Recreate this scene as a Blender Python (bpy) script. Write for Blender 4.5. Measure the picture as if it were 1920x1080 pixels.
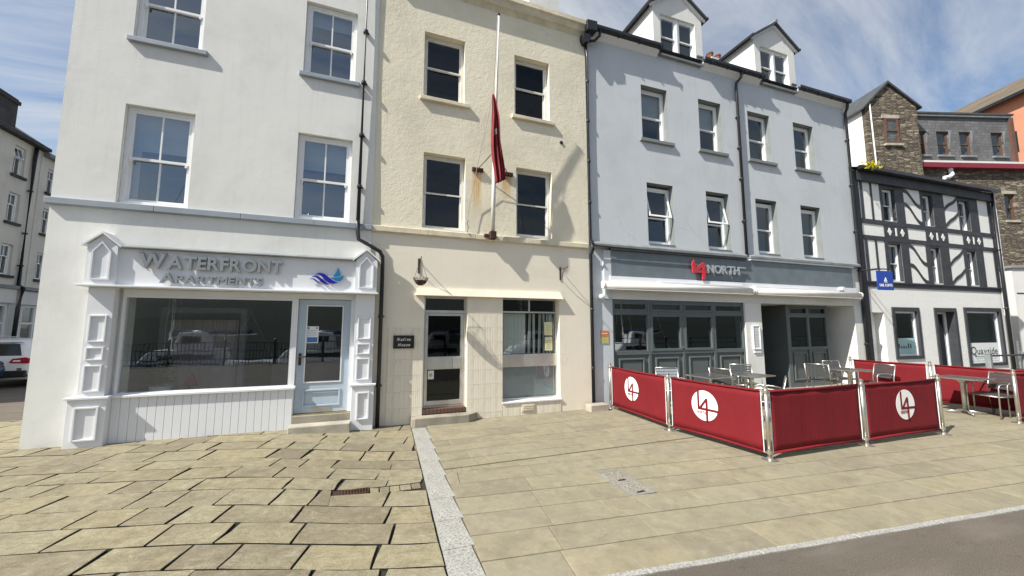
import bpy, bmesh, math, random
from mathutils import Vector, Matrix, noise
R = math.radians
rnd = random.Random(11)
for o in list(bpy.data.objects):
    bpy.data.objects.remove(o)
scene = bpy.context.scene
col = scene.collection

# ------------------------------------------------------------------ camera
cd = bpy.data.cameras.new('camera')
cam = bpy.data.objects.new('camera', cd)
col.objects.link(cam)
cam.location = (0, -7.5, 1.70)
cam.rotation_euler = (R(90 + 5.87), 0, R(-20.5))
cd.sensor_width = 36
cd.lens = 13.5
cd.clip_start = 0.05
cd.clip_end = 3000
scene.camera = cam

# ------------------------------------------------------------------ light
SUN = Vector((-3.8, -1.0, 3.9)).normalized()          # direction towards the sun
world = bpy.data.worlds.new('World')
scene.world = world
world.use_nodes = True
def build_world():
    nt = world.node_tree
    nt.nodes.clear()
    N = nt.nodes.new
    L = nt.links.new
    out = N('ShaderNodeOutputWorld')
    bg = N('ShaderNodeBackground')
    bg.inputs['Strength'].default_value = 0.094
    sky = N('ShaderNodeTexSky')
    sky.sky_type = 'NISHITA'
    sky.sun_disc = False
    sky.sun_elevation = math.asin(SUN.z)
    sky.sun_rotation = math.atan2(SUN.x, SUN.y)
    sky.air_density = 1.0
    sky.dust_density = 1.0
    sky.ozone_density = 1.6
    tc = N('ShaderNodeTexCoord')
    sep = N('ShaderNodeSeparateXYZ')
    L(tc.outputs['Generated'], sep.inputs[0])
    zz = N('ShaderNodeMath'); zz.operation = 'MAXIMUM'; L(sep.outputs['Z'], zz.inputs[0]); zz.inputs[1].default_value = 0.0
    za = N('ShaderNodeMath'); za.operation = 'ADD'; L(zz.outputs[0], za.inputs[0]); za.inputs[1].default_value = 0.22
    dx = N('ShaderNodeMath'); dx.operation = 'DIVIDE'; L(sep.outputs['X'], dx.inputs[0]); L(za.outputs[0], dx.inputs[1])
    dy = N('ShaderNodeMath'); dy.operation = 'DIVIDE'; L(sep.outputs['Y'], dy.inputs[0]); L(za.outputs[0], dy.inputs[1])
    cmb = N('ShaderNodeCombineXYZ'); L(dx.outputs[0], cmb.inputs[0]); L(dy.outputs[0], cmb.inputs[1])
    mp = N('ShaderNodeMapping'); L(cmb.outputs[0], mp.inputs[0])
    mp.inputs['Rotation'].default_value = (0, 0, R(24))
    mp.inputs['Scale'].default_value = (0.7, 1.9, 1)
    n1 = N('ShaderNodeTexNoise'); L(mp.outputs[0], n1.inputs['Vector'])
    n1.inputs['Scale'].default_value = 1.25; n1.inputs['Detail'].default_value = 9; n1.inputs['Roughness'].default_value = 0.62
    n1.inputs['Distortion'].default_value = 0.7
    r1 = N('ShaderNodeValToRGB'); L(n1.outputs['Fac'], r1.inputs[0])
    r1.color_ramp.elements[0].position = 0.39; r1.color_ramp.elements[1].position = 0.62
    r1.color_ramp.elements[0].color = (0, 0, 0, 1); r1.color_ramp.elements[1].color = (1, 1, 1, 1)
    mf = N('ShaderNodeMath'); mf.operation = 'MULTIPLY_ADD'; L(r1.outputs[0], mf.inputs[0]); mf.inputs[1].default_value = 0.82; mf.inputs[2].default_value = 0.02
    mix = N('ShaderNodeMixRGB'); L(mf.outputs[0], mix.inputs[0]); L(sky.outputs[0], mix.inputs[1])
    mix.inputs[2].default_value = (5.1, 5.3, 5.55, 1)
    L(mix.outputs[0], bg.inputs[0]); L(bg.outputs[0], out.inputs[0])
build_world()
sl = bpy.data.lights.new('sun', 'SUN')
so = bpy.data.objects.new('sun', sl)
col.objects.link(so)
sl.energy = 5.0
sl.angle = R(0.53)
sl.color = (1.0, 0.955, 0.87)
so.rotation_euler = SUN.to_track_quat('Z', 'Y').to_euler()
so.location = (-20, -10, 25)
scene.view_settings.view_transform = 'Standard'
scene.view_settings.look = 'None'
scene.view_settings.gamma = 1
scene.view_settings.use_curve_mapping = False
scene.view_settings.exposure = 0.61

# ------------------------------------------------------------------ materials
MAT = {}
def new_mat(name):
    m = bpy.data.materials.new(name)
    m.use_nodes = True
    nt = m.node_tree
    b = nt.nodes['Principled BSDF']
    MAT[name] = m
    return m, nt, b
def coords(nt, swz=None, scale=(1, 1, 1), rot=(0, 0, 0)):
    tc = nt.nodes.new('ShaderNodeTexCoord')
    src = tc.outputs['Object']
    if swz == 'xz':
        s = nt.nodes.new('ShaderNodeSeparateXYZ'); nt.links.new(src, s.inputs[0])
        c = nt.nodes.new('ShaderNodeCombineXYZ')
        nt.links.new(s.outputs['X'], c.inputs[0]); nt.links.new(s.outputs['Z'], c.inputs[1]); nt.links.new(s.outputs['Y'], c.inputs[2])
        src = c.outputs[0]
    mp = nt.nodes.new('ShaderNodeMapping')
    nt.links.new(src, mp.inputs[0])
    mp.inputs['Scale'].default_value = scale
    mp.inputs['Rotation'].default_value = rot
    return mp.outputs[0]
def noise_node(nt, vec, scale, detail=5, rough=0.55, dist=0.0):
    n = nt.nodes.new('ShaderNodeTexNoise')
    if vec: nt.links.new(vec, n.inputs['Vector'])
    n.inputs['Scale'].default_value = scale
    n.inputs['Detail'].default_value = detail
    n.inputs['Roughness'].default_value = rough
    n.inputs['Distortion'].default_value = dist
    return n.outputs['Fac']
def ramp(nt, fac, stops):
    r = nt.nodes.new('ShaderNodeValToRGB')
    nt.links.new(fac, r.inputs[0])
    e = r.color_ramp.elements
    while len(e) < len(stops): e.new(0.5)
    for i, (p, c) in enumerate(stops):
        e[i].position = p
        e[i].color = (c[0], c[1], c[2], 1) if hasattr(c, '__len__') else (c, c, c, 1)
    return r.outputs[0]
def mixc(nt, fac, a, b, mode='MIX'):
    m = nt.nodes.new('ShaderNodeMixRGB')
    m.blend_type = mode
    for i, v in enumerate((fac, a, b)):
        if hasattr(v, 'is_linked') or hasattr(v, 'links'): nt.links.new(v, m.inputs[i])
        elif hasattr(v, '__len__'): m.inputs[i].default_value = (*v, 1)
        else: m.inputs[i].default_value = v
    return m.outputs[0]
def math_node(nt, op, a, b=0.0, c=None):
    m = nt.nodes.new('ShaderNodeMath'); m.operation = op
    for i, v in enumerate((a, b) if c is None else (a, b, c)):
        if hasattr(v, 'links'): nt.links.new(v, m.inputs[i])
        else: m.inputs[i].default_value = v
    return m.outputs[0]
def bump(nt, b, height, strength=0.3, dist=0.01, prev=None):
    bp = nt.nodes.new('ShaderNodeBump')
    bp.inputs['Strength'].default_value = strength
    bp.inputs['Distance'].default_value = dist
    nt.links.new(height, bp.inputs['Height'])
    if prev is not None: nt.links.new(prev, bp.inputs['Normal'])
    nt.links.new(bp.outputs[0], b.inputs['Normal'])
    return bp.outputs[0]
def plain(name, c, rough=0.5, metal=0.0, vary=0.06, bscale=0, bstr=0.1):
    m, nt, b = new_mat(name)
    b.inputs['Roughness'].default_value = rough
    b.inputs['Metallic'].default_value = metal
    v = coords(nt)
    n = noise_node(nt, v, 3.0, 6, 0.6)
    hi = [min(1, x * (1 + vary)) for x in c]
    lo = [x * (1 - vary * 1.6) for x in c]
    nt.links.new(ramp(nt, n, [(0.3, lo), (0.7, hi)]), b.inputs['Base Color'])
    n2 = noise_node(nt, v, 9.0, 4)
    nt.links.new(ramp(nt, n2, [(0.3, rough * 0.85), (0.7, min(1, rough * 1.15))]), b.inputs['Roughness'])
    if bscale: bump(nt, b, noise_node(nt, v, bscale, 4), bstr, 0.006)
    return m
def render_wall(name, c, lump=(3.5, 0.45, 0.03), grain=(55, 0.25, 0.006), vary=0.08, stain=None, streak=0.10, crack=0.28):
    m, nt, b = new_mat(name)
    b.inputs['Roughness'].default_value = 0.9
    b.inputs['Specular IOR Level'].default_value = 0.25
    v = coords(nt)
    big = noise_node(nt, v, 0.8, 7, 0.62, 0.4)
    base = ramp(nt, big, [(0.28, [x * (1 - vary * 1.7) for x in c]), (0.5, c), (0.75, [min(.92, x * (1 + vary * .6)) for x in c])])
    sv = coords(nt, None, (7, 7, 0.35))
    st = noise_node(nt, sv, 1.6, 6, 0.6)
    stf = ramp(nt, st, [(0.52, 0.0), (0.80, streak * 3)])
    base = mixc(nt, stf, base, [c[0] * .62, c[1] * .60, c[2] * .55])
    spots = noise_node(nt, v, 14, 3, 0.7)
    base = mixc(nt, ramp(nt, spots, [(0.70, 0.0), (0.82, 0.25)]), base, [x * .5 for x in c])
    vc = nt.nodes.new('ShaderNodeTexVoronoi'); vc.feature = 'DISTANCE_TO_EDGE'; vc.inputs['Scale'].default_value = 0.55
    dv = nt.nodes.new('ShaderNodeVectorMath'); dv.operation = 'MULTIPLY_ADD'
    nn = nt.nodes.new('ShaderNodeTexNoise'); nt.links.new(v, nn.inputs['Vector']); nn.inputs['Scale'].default_value = 2.5; nn.inputs['Detail'].default_value = 6
    nt.links.new(nn.outputs['Color'], dv.inputs[0]); dv.inputs[1].default_value = (.55, .55, .55); nt.links.new(v, dv.inputs[2]); nt.links.new(dv.outputs[0], vc.inputs['Vector'])
    ck = math_node(nt, 'MULTIPLY', ramp(nt, vc.outputs['Distance'], [(0.0, crack), (0.006, 0.0)]), ramp(nt, noise_node(nt, v, 0.6, 3), [(0.5, 0.0), (0.6, 1.0)]))
    base = mixc(nt, ck, base, [x * .45 for x in c])
    if stain:
        fine = noise_node(nt, coords(nt, None, (30, 30, .7)), 1.5, 5, 0.7)
        for (sx, sz, w, ln) in stain:
            tc = nt.nodes.new('ShaderNodeTexCoord')
            s = nt.nodes.new('ShaderNodeSeparateXYZ'); nt.links.new(tc.outputs['Object'], s.inputs[0])
            wob = math_node(nt, 'MULTIPLY_ADD', noise_node(nt, coords(nt, None, (3, 3, 3)), 2.2, 4), 0.10, -0.05)
            ax = math_node(nt, 'ABSOLUTE', math_node(nt, 'ADD', math_node(nt, 'SUBTRACT', s.outputs['X'], sx), wob))
            fx = ramp(nt, math_node(nt, 'DIVIDE', ax, w), [(0.35, 1.0), (1.0, 0.0)])
            fz = math_node(nt, 'DIVIDE', math_node(nt, 'SUBTRACT', sz, s.outputs['Z']), ln)
            fzr = ramp(nt, fz, [(0.0, 0.0), (0.03, 1.0), (0.55, 0.7), (1.0, 0.0)])
            fac = math_node(nt, 'MULTIPLY', math_node(nt, 'MULTIPLY', fx, fzr), ramp(nt, fine, [(0.36, 0.05), (0.58, 1.0)]))
            base = mixc(nt, fac, base, (0.52, 0.25, 0.015))
    nt.links.new(base, b.inputs['Base Color'])
    p = bump(nt, b, noise_node(nt, v, lump[0], 6, 0.6, 0.15), lump[1], lump[2])
    bump(nt, b, noise_node(nt, v, grain[0], 3, 0.6), grain[1], grain[2], p)
    return m
def stone_mat(name, cols, riven=0.4, scale=1.0, vary_obj=True, speck=0.3):
    m, nt, b = new_mat(name)
    b.inputs['Roughness'].default_value = 0.85
    b.inputs['Specular IOR Level'].default_value = 0.3
    oi = nt.nodes.new('ShaderNodeObjectInfo')
    add = nt.nodes.new('ShaderNodeVectorMath'); add.operation = 'ADD'
    mul = nt.nodes.new('ShaderNodeVectorMath'); mul.operation = 'SCALE'; mul.inputs[0].default_value = (17, 31, 7)
    nt.links.new(oi.outputs['Random'], mul.inputs['Scale'])
    nt.links.new(coords(nt), add.inputs[0]); nt.links.new(mul.outputs[0], add.inputs[1])
    v = add.outputs[0]
    n = len(cols)
    base = ramp(nt, oi.outputs['Random'], [(i / max(1, n - 1), c) for i, c in enumerate(cols)])
    pat = noise_node(nt, v, 2.2 * scale, 8, 0.62, 0.8)
    base = mixc(nt, ramp(nt, pat, [(0.32, 0.55), (0.55, 0.0)]), base, (0.165, 0.14, 0.092), 'MIX') if riven > .2 else mixc(nt, ramp(nt, pat, [(0.34, 0.45), (0.58, 0.0)]), base, (0.165, 0.15, 0.112))
    pale = noise_node(nt, v, 5.5 * scale, 6, 0.65)
    base = mixc(nt, ramp(nt, pale, [(0.55, 0.0), (0.85, 0.45)]), base, (0.43, 0.385, 0.28))
    mid = noise_node(nt, v, 9 * scale, 7, 0.72, 0.6)
    base = mixc(nt, ramp(nt, mid, [(0.30, 0.62 if riven > .2 else 0.42), (0.50, 0.0)]), base, (0.135, 0.112, 0.072))
    base = mixc(nt, ramp(nt, mid, [(0.55, 0.0), (0.74, 0.5 if riven > .2 else 0.3)]), base, (0.46, 0.42, 0.31))
    sp = noise_node(nt, v, 85, 2, 0.7)
    base = mixc(nt, ramp(nt, sp, [(0.35, speck), (0.55, 0.0)]), base, (0.10, 0.085, 0.06))
    spot = nt.nodes.new('ShaderNodeTexVoronoi'); nt.links.new(v, spot.inputs['Vector']); spot.inputs['Scale'].default_value = 5.5
    base = mixc(nt, ramp(nt, spot.outputs['Distance'], [(0.0, 0.45), (0.07, 0.0)]), base, (0.10, 0.09, 0.075))
    nt.links.new(base, b.inputs['Base Color'])
    mp = nt.nodes.new('ShaderNodeMapping'); nt.links.new(v, mp.inputs[0]); mp.inputs['Scale'].default_value = (1.2, 3.2, 1)
    p = bump(nt, b, noise_node(nt, mp.outputs[0], 3.2, 7, 0.6, 1.2), riven, 0.03)
    bump(nt, b, noise_node(nt, v, 60, 3, 0.6), 0.18, 0.004, p)
    return m
def brick_mat(name, c1, c2, mortar, bw, rh, msize=0.012, rough=0.9, bstr=0.6, noise_c=0.35, dist=0.02):
    m, nt, b = new_mat(name)
    b.inputs['Roughness'].default_value = rough
    v = coords(nt, 'xz')
    n = nt.nodes.new('ShaderNodeTexNoise'); nt.links.new(v, n.inputs['Vector']); n.inputs['Scale'].default_value = 3.0; n.inputs['Detail'].default_value = 5
    ad = nt.nodes.new('ShaderNodeVectorMath'); ad.operation = 'MULTIPLY_ADD'
    nt.links.new(n.outputs['Color'], ad.inputs[0]); ad.inputs[1].default_value = (dist * 5, dist * 3, 0); nt.links.new(v, ad.inputs[2])
    br = nt.nodes.new('ShaderNodeTexBrick')
    nt.links.new(ad.outputs[0], br.inputs['Vector'])
    br.inputs['Color1'].default_value = (*c1, 1); br.inputs['Color2'].default_value = (*c2, 1); br.inputs['Mortar'].default_value = (*mortar, 1)
    br.inputs['Scale'].default_value = 1; br.inputs['Mortar Size'].default_value = msize
    br.inputs['Brick Width'].default_value = bw; br.inputs['Row Height'].default_value = rh
    br.inputs['Mortar Smooth'].default_value = 0.4
    br.offset = 0.41; br.squash = 1.3; br.squash_frequency = 3
    hue = noise_node(nt, coords(nt, 'xz', (1.0 / bw * .6, 1.0 / rh * .6, 1)), 1.0, 3, 0.7)
    base = mixc(nt, ramp(nt, hue, [(0.35, 0.0), (0.75, noise_c * 2)]), br.outputs['Color'], [min(.9, x * 1.9) for x in c1])
    base = mixc(nt, ramp(nt, noise_node(nt, v, 0.7, 5), [(0.35, 0.5), (0.6, 0.0)]), base, [x * .5 for x in c1])
    nt.links.new(base, b.inputs['Base Color'])
    inv = math_node(nt, 'SUBTRACT', 1.0, br.outputs['Fac'])
    hh = math_node(nt, 'ADD', inv, math_node(nt, 'MULTIPLY', hue, 1.2))
    bump(nt, b, hh, bstr, 0.03)
    return m
def rubble_mat():
    m, nt, b = new_mat('rubble_stone')
    b.inputs['Roughness'].default_value = 0.95
    v = coords(nt, 'xz', (2.9, 11.5, 1.0))
    n = nt.nodes.new('ShaderNodeTexNoise'); nt.links.new(v, n.inputs['Vector']); n.inputs['Scale'].default_value = 0.9; n.inputs['Detail'].default_value = 4
    ad = nt.nodes.new('ShaderNodeVectorMath'); ad.operation = 'MULTIPLY_ADD'
    nt.links.new(n.outputs['Color'], ad.inputs[0]); ad.inputs[1].default_value = (.5, .5, .5); nt.links.new(v, ad.inputs[2])
    vo = nt.nodes.new('ShaderNodeTexVoronoi'); vo.voronoi_dimensions = '2D'; nt.links.new(ad.outputs[0], vo.inputs['Vector']); vo.inputs['Scale'].default_value = 1.0; vo.inputs['Randomness'].default_value = 0.9
    ve = nt.nodes.new('ShaderNodeTexVoronoi'); ve.voronoi_dimensions = '2D'; ve.feature = 'DISTANCE_TO_EDGE'; nt.links.new(ad.outputs[0], ve.inputs['Vector']); ve.inputs['Scale'].default_value = 1.0; ve.inputs['Randomness'].default_value = 0.9
    sp = nt.nodes.new('ShaderNodeSeparateColor'); nt.links.new(vo.outputs['Color'], sp.inputs[0])
    base = ramp(nt, sp.outputs[0], [(0.0, (0.07, 0.057, 0.044)), (0.3, (0.125, 0.102, 0.076)), (0.6, (0.18, 0.148, 0.105)), (0.85, (0.25, 0.215, 0.155)), (1.0, (0.40, 0.36, 0.27))])
    base = mixc(nt, ramp(nt, noise_node(nt, coords(nt), 0.5, 5), [(0.35, 0.55), (0.6, 0.0)]), base, (0.085, 0.068, 0.05))
    base = mixc(nt, ramp(nt, ve.outputs['Distance'], [(0.02, 0.85), (0.10, 0.0)]), base, (0.04, 0.033, 0.027))
    nt.links.new(base, b.inputs['Base Color'])
    hh = math_node(nt, 'ADD', ramp(nt, ve.outputs['Distance'], [(0.0, 0.0), (0.16, 0.6)]), math_node(nt, 'MULTIPLY', sp.outputs[1], 0.5))
    bump(nt, b, hh, 0.9, 0.05)
def glass_mat(name, f0=0.10, tint=(0.80, 0.86, 0.86)):
    m = bpy.data.materials.new(name); m.use_nodes = True; MAT[name] = m
    nt = m.node_tree; nt.nodes.clear()
    out = nt.nodes.new('ShaderNodeOutputMaterial')
    tr = nt.nodes.new('ShaderNodeBsdfTransparent'); tr.inputs[0].default_value = (*tint, 1)
    gl = nt.nodes.new('ShaderNodeBsdfGlossy'); gl.inputs['Roughness'].default_value = 0.0
    gl.inputs[0].default_value = (0.86, 0.94, 1, 1)
    bp = nt.nodes.new('ShaderNodeBump'); bp.inputs['Strength'].default_value = 0.05; bp.inputs['Distance'].default_value = 0.02
    nt.links.new(noise_node(nt, coords(nt), 1.7, 2), bp.inputs['Height']); nt.links.new(bp.outputs[0], gl.inputs['Normal'])
    lw = nt.nodes.new('ShaderNodeLayerWeight'); lw.inputs['Blend'].default_value = 0.5
    pw = math_node(nt, 'POWER', lw.outputs['Facing'], 5.0)
    fc = math_node(nt, 'MULTIPLY_ADD', pw, 1 - f0, f0)
    mx = nt.nodes.new('ShaderNodeMixShader')
    nt.links.new(fc, mx.inputs[0]); nt.links.new(tr.outputs[0], mx.inputs[1]); nt.links.new(gl.outputs[0], mx.inputs[2])
    nt.links.new(mx.outputs[0], out.inputs[0])
    return m

render_wall('white_render', (0.735, 0.737, 0.70), (2.6, 0.25, 0.02), (60, 0.28, 0.006), 0.075, None, 0.06, 0.07)
render_wall('cream_render', (0.765, 0.712, 0.56), (10.0, 0.34, 0.02), (32, 0.42, 0.010), 0.10, [(2.03, 4.95, 0.13, 0.95), (2.68, 4.92, 0.14, 0.55)], 0.05)
render_wall('cream_smooth', (0.78, 0.728, 0.605), (1.8, 0.16, 0.02), (70, 0.12, 0.003), 0.07, None, 0.03)
render_wall('grey_render', (0.555, 0.587, 0.615), (2.2, 0.20, 0.02), (50, 0.22, 0.005), 0.06, None, 0.06)
render_wall('white_roughcast', (0.82, 0.82, 0.79), (9, 0.4, 0.02), (70, 0.5, 0.012), 0.04, None, 0.05)
render_wall('drab_render', (0.62, 0.60, 0.54), (4, 0.3, 0.02), (60, 0.2, 0.005), 0.08, None, 0.12)
render_wall('pale_render', (0.62, 0.62, 0.60), (4, 0.3, 0.02), (60, 0.2, 0.005), 0.06, None, 0.08)
render_wall('orange_render', (0.55, 0.25, 0.155), (1.5, 0.3, 0.03), (20, 0.2, 0.01), 0.06, None, 0.06)
plain('white_paint', (0.74, 0.755, 0.775), 0.42, 0, 0.03, 30, 0.05)
plain('white_upvc', (0.83, 0.84, 0.84), 0.3, 0, 0.02)
plain('white_timber', (0.70, 0.69, 0.65), 0.55, 0, 0.10, 40, 0.2)
plain('grey_sill_paint', (0.29, 0.33, 0.37), 0.55, 0, 0.08, 25, 0.12)
plain('door_blue', (0.44, 0.52, 0.60), 0.35, 0, 0.03)
plain('slate_paint', (0.112, 0.130, 0.130), 0.42, 0, 0.06)
plain('fascia_slate', (0.15, 0.185, 0.205), 0.45, 0, 0.10, 20, 0.04)
plain('lead_grey', (0.215, 0.235, 0.24), 0.7, 0, 0.18, 16, 0.3)
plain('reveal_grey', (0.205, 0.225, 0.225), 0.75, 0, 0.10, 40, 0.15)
plain('black_iron', (0.016, 0.018, 0.022), 0.38, 0, 0.2)
plain('black_timber', (0.040, 0.044, 0.052), 0.6, 0, 0.18, 18, 0.25)
plain('cream_sill', (0.66, 0.60, 0.46), 0.85, 0, 0.16, 22, 0.4)
plain('aluminium', (0.62, 0.62, 0.60), 0.38, 0.85, 0.08)
plain('steel', (0.60, 0.57, 0.51), 0.36, 0.9, 0.10)
plain('brass', (0.55, 0.46, 0.26), 0.35, 0.9, 0.1)
plain('chair_slat', (0.10, 0.105, 0.11), 0.4, 0.4, 0.15)
plain('silver_slat', (0.60, 0.60, 0.58), 0.3, 0.8, 0.1)
plain('concrete', (0.30, 0.275, 0.22), 0.9, 0, 0.22, 30, 0.5)
plain('step_stone', (0.40, 0.37, 0.30), 0.9, 0, 0.2, 35, 0.5)
plain('rust', (0.075, 0.036, 0.022), 0.85, 0.2, 0.4, 30, 0.6)
plain('rusty_iron', (0.075, 0.04, 0.028), 0.75, 0.4, 0.4, 30, 0.4)
plain('maroon_paint', (0.20, 0.02, 0.035), 0.45, 0, 0.08)
plain('brown_frame', (0.125, 0.066, 0.048), 0.5, 0, 0.1)
plain('letter_grey', (0.25, 0.27, 0.285), 0.4, 0.1, 0.04)
plain('letter_steel', (0.62, 0.63, 0.64), 0.28, 0.75, 0.05)
plain('letter_red', (0.52, 0.035, 0.05), 0.35, 0, 0.06)
plain('logo_navy', (0.012, 0.012, 0.30), 0.3, 0, 0.05)
plain('logo_teal', (0.015, 0.16, 0.36), 0.3, 0, 0.12)
plain('sign_blue', (0.012, 0.055, 0.34), 0.35, 0, 0.04)
plain('sign_black', (0.018, 0.016, 0.016), 0.35, 0, 0.1)
plain('print_white', (0.82, 0.82, 0.80), 0.5, 0, 0.02)
plain('print_dark', (0.05, 0.09, 0.09), 0.5, 0, 0.02)
plain('paper_white', (0.74, 0.75, 0.75), 0.7, 0, 0.03)
plain('paper_yellow', (0.62, 0.61, 0.40), 0.7, 0, 0.05)
plain('paper_orange', (0.62, 0.19, 0.08), 0.6, 0, 0.05)
plain('paper_olive', (0.46, 0.46, 0.16), 0.6, 0, 0.08)
plain('paper_blue', (0.05, 0.17, 0.42), 0.6, 0, 0.1)
plain('paper_aqua', (0.36, 0.55, 0.56), 0.6, 0, 0.1)
plain('awning_white', (0.78, 0.77, 0.72), 0.5, 0, 0.05)
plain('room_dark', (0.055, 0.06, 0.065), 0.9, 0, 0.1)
plain('room_wall', (0.33, 0.37, 0.365), 0.9, 0, 0.06)
plain('room_ceiling', (0.46, 0.47, 0.46), 0.9, 0, 0.04)
plain('room_floor', (0.16, 0.13, 0.10), 0.6, 0, 0.1)
plain('curtain_pink', (0.62, 0.52, 0.53), 0.9, 0, 0.08)
plain('blind_white', (0.30, 0.325, 0.34), 0.8, 0, 0.06)
plain('blind_cream', (0.66, 0.67, 0.62), 0.85, 0, 0.06)
plain('slate_roof', (0.06, 0.065, 0.07), 0.7, 0, 0.2, 12, 0.4)
plain('terracotta', (0.17, 0.075, 0.05), 0.85, 0, 0.15, 20, 0.3)
plain('dark_chimney', (0.055, 0.055, 0.055), 0.9, 0, 0.3, 12, 0.5)
plain('rope', (0.34, 0.31, 0.26), 0.9)
plain('wicker', (0.085, 0.068, 0.048), 0.9, 0, 0.4)
plain('moss_yellow', (0.52, 0.46, 0.015), 0.9, 0, 0.3)
plain('leaf', (0.035, 0.07, 0.02), 0.6, 0, 0.3)
plain('car_white', (0.74, 0.75, 0.76), 0.2, 0, 0.02)
plain('car_blue', (0.03, 0.09, 0.16), 0.2, 0.3, 0.05)
plain('car_glass', (0.015, 0.018, 0.02), 0.05)
plain('tyre', (0.02, 0.02, 0.02), 0.85)
plain('tail_red', (0.40, 0.015, 0.03), 0.15)
plain('plate_yellow', (0.70, 0.52, 0.04), 0.5)
plain('plastic_black', (0.025, 0.026, 0.028), 0.55)
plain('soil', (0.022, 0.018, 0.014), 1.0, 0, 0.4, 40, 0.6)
plain('mortar', (0.17, 0.145, 0.10), 1.0, 0, 0.25, 60, 0.5)
plain('hill_green', (0.014, 0.018, 0.009), 1.0, 0, 0.4)
plain('hull_white', (0.75, 0.75, 0.74), 0.25)
plain('hull_blue', (0.02, 0.04, 0.10), 0.25)
plain('water', (0.02, 0.035, 0.04), 0.08, 0, 0.1, 2.0, 0.3)
stone_mat('riven_stone', [(0.280, 0.249, 0.161), (0.246, 0.218, 0.145), (0.293, 0.264, 0.177), (0.199, 0.171, 0.118), (0.276, 0.249, 0.169), (0.297, 0.261, 0.163), (0.254, 0.232, 0.161)], 0.8)
stone_mat('sawn_stone', [(0.266, 0.238, 0.164), (0.241, 0.217, 0.153), (0.273, 0.247, 0.172), (0.252, 0.231, 0.166), (0.279, 0.247, 0.165), (0.229, 0.208, 0.148)], 0.14, 0.8, True, 0.12)
def granite(name, c, dark=0.75):
    m, nt, b = new_mat(name)
    b.inputs['Roughness'].default_value = 0.75
    v = coords(nt)
    vo = nt.nodes.new('ShaderNodeTexVoronoi'); nt.links.new(v, vo.inputs['Vector']); vo.inputs['Scale'].default_value = 95
    sp = nt.nodes.new('ShaderNodeSeparateColor'); nt.links.new(vo.outputs['Color'], sp.inputs[0])
    base = ramp(nt, sp.outputs[0], [(0.0, [x * (1 - dark) for x in c]), (0.22, [x * .78 for x in c]), (0.5, c), (0.85, [min(.85, x * 1.18) for x in c])])
    base = mixc(nt, ramp(nt, noise_node(nt, v, 4, 6), [(0.35, 0.35), (0.6, 0)]), base, [x * .62 for x in c])
    nt.links.new(base, b.inputs['Base Color'])
    bump(nt, b, vo.outputs['Distance'], 0.25, 0.004)
    return m
granite('granite', (0.33, 0.325, 0.30), 0.5)
granite('pebble_concrete', (0.27, 0.25, 0.21), 0.85)
def asphalt_mat():
    m, nt, b = new_mat('asphalt')
    b.inputs['Roughness'].default_value = 0.9
    v = coords(nt)
    base = ramp(nt, noise_node(nt, v, 140, 3, 0.75), [(0.32, (0.055, 0.045, 0.034)), (0.55, (0.128, 0.107, 0.082)), (0.74, (0.28, 0.245, 0.195))])
    base = mixc(nt, ramp(nt, noise_node(nt, v, 0.9, 6), [(0.35, 0.4), (0.65, 0)]), base, (0.075, 0.065, 0.058))
    base = mixc(nt, ramp(nt, noise_node(nt, v, 6, 5, 0.7), [(0.60, 0.0), (0.72, 0.5)]), base, (0.05, 0.043, 0.038))
    base = mixc(nt, ramp(nt, noise_node(nt, coords(nt, None, (.6, 2.5, 1), (0, 0, R(-6.7))), 1.3, 5), [(0.5, 0.0), (0.7, 0.35)]), base, (0.20, 0.175, 0.15))
    sp = nt.nodes.new('ShaderNodeTexVoronoi'); nt.links.new(v, sp.inputs['Vector']); sp.inputs['Scale'].default_value = 9
    base = mixc(nt, ramp(nt, sp.outputs['Distance'], [(0.0, 0.8), (0.06, 0.0)]), base, (0.34, 0.31, 0.27))
    nt.links.new(base, b.inputs['Base Color'])
    bump(nt, b, noise_node(nt, v, 150, 3, 0.7), 0.6, 0.008)
asphalt_mat()
rubble_mat()
brick_mat('mansard_slate', (0.12, 0.122, 0.125), (0.175, 0.175, 0.175), (0.05, 0.05, 0.052), 0.22, 0.17, 0.008, 0.7, 0.4, 0.10, 0.0)
brick_mat('slate_course', (0.105, 0.085, 0.06), (0.17, 0.12, 0.075), (0.05, 0.045, 0.04), 0.30, 0.20, 0.010, 0.85, 0.5, 0.25, 0.01)
def banner_mat():
    m, nt, b = new_mat('banner_red')
    b.inputs['Roughness'].default_value = 0.8
    b.inputs['Specular IOR Level'].default_value = 0.2
    v = coords(nt)
    base = ramp(nt, noise_node(nt, v, 2.0, 6, 0.6), [(0.3, (0.150, 0.0105, 0.015)), (0.7, (0.180, 0.014, 0.019))])
    base = mixc(nt, ramp(nt, noise_node(nt, v, 11, 4, 0.7), [(0.66, 0.0), (0.85, 0.30)]), base, (0.40, 0.26, 0.22))
    nt.links.new(base, b.inputs['Base Color'])
    bump(nt, b, noise_node(nt, coords(nt, None, (7, 7, 1.2)), 1.5, 5, 0.6, 0.8), 0.22, 0.03)
    bump_w = noise_node(nt, v, 160, 2)
    tl = nt.nodes.new('ShaderNodeBsdfTranslucent'); tl.inputs[0].default_value = (0.45, 0.02, 0.035, 1)
    mx = nt.nodes.new('ShaderNodeMixShader'); mx.inputs[0].default_value = 0.03
    out = nt.nodes['Material Output']
    nt.links.new(b.outputs[0], mx.inputs[1]); nt.links.new(tl.outputs[0], mx.inputs[2]); nt.links.new(mx.outputs[0], out.inputs[0])
banner_mat()
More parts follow.
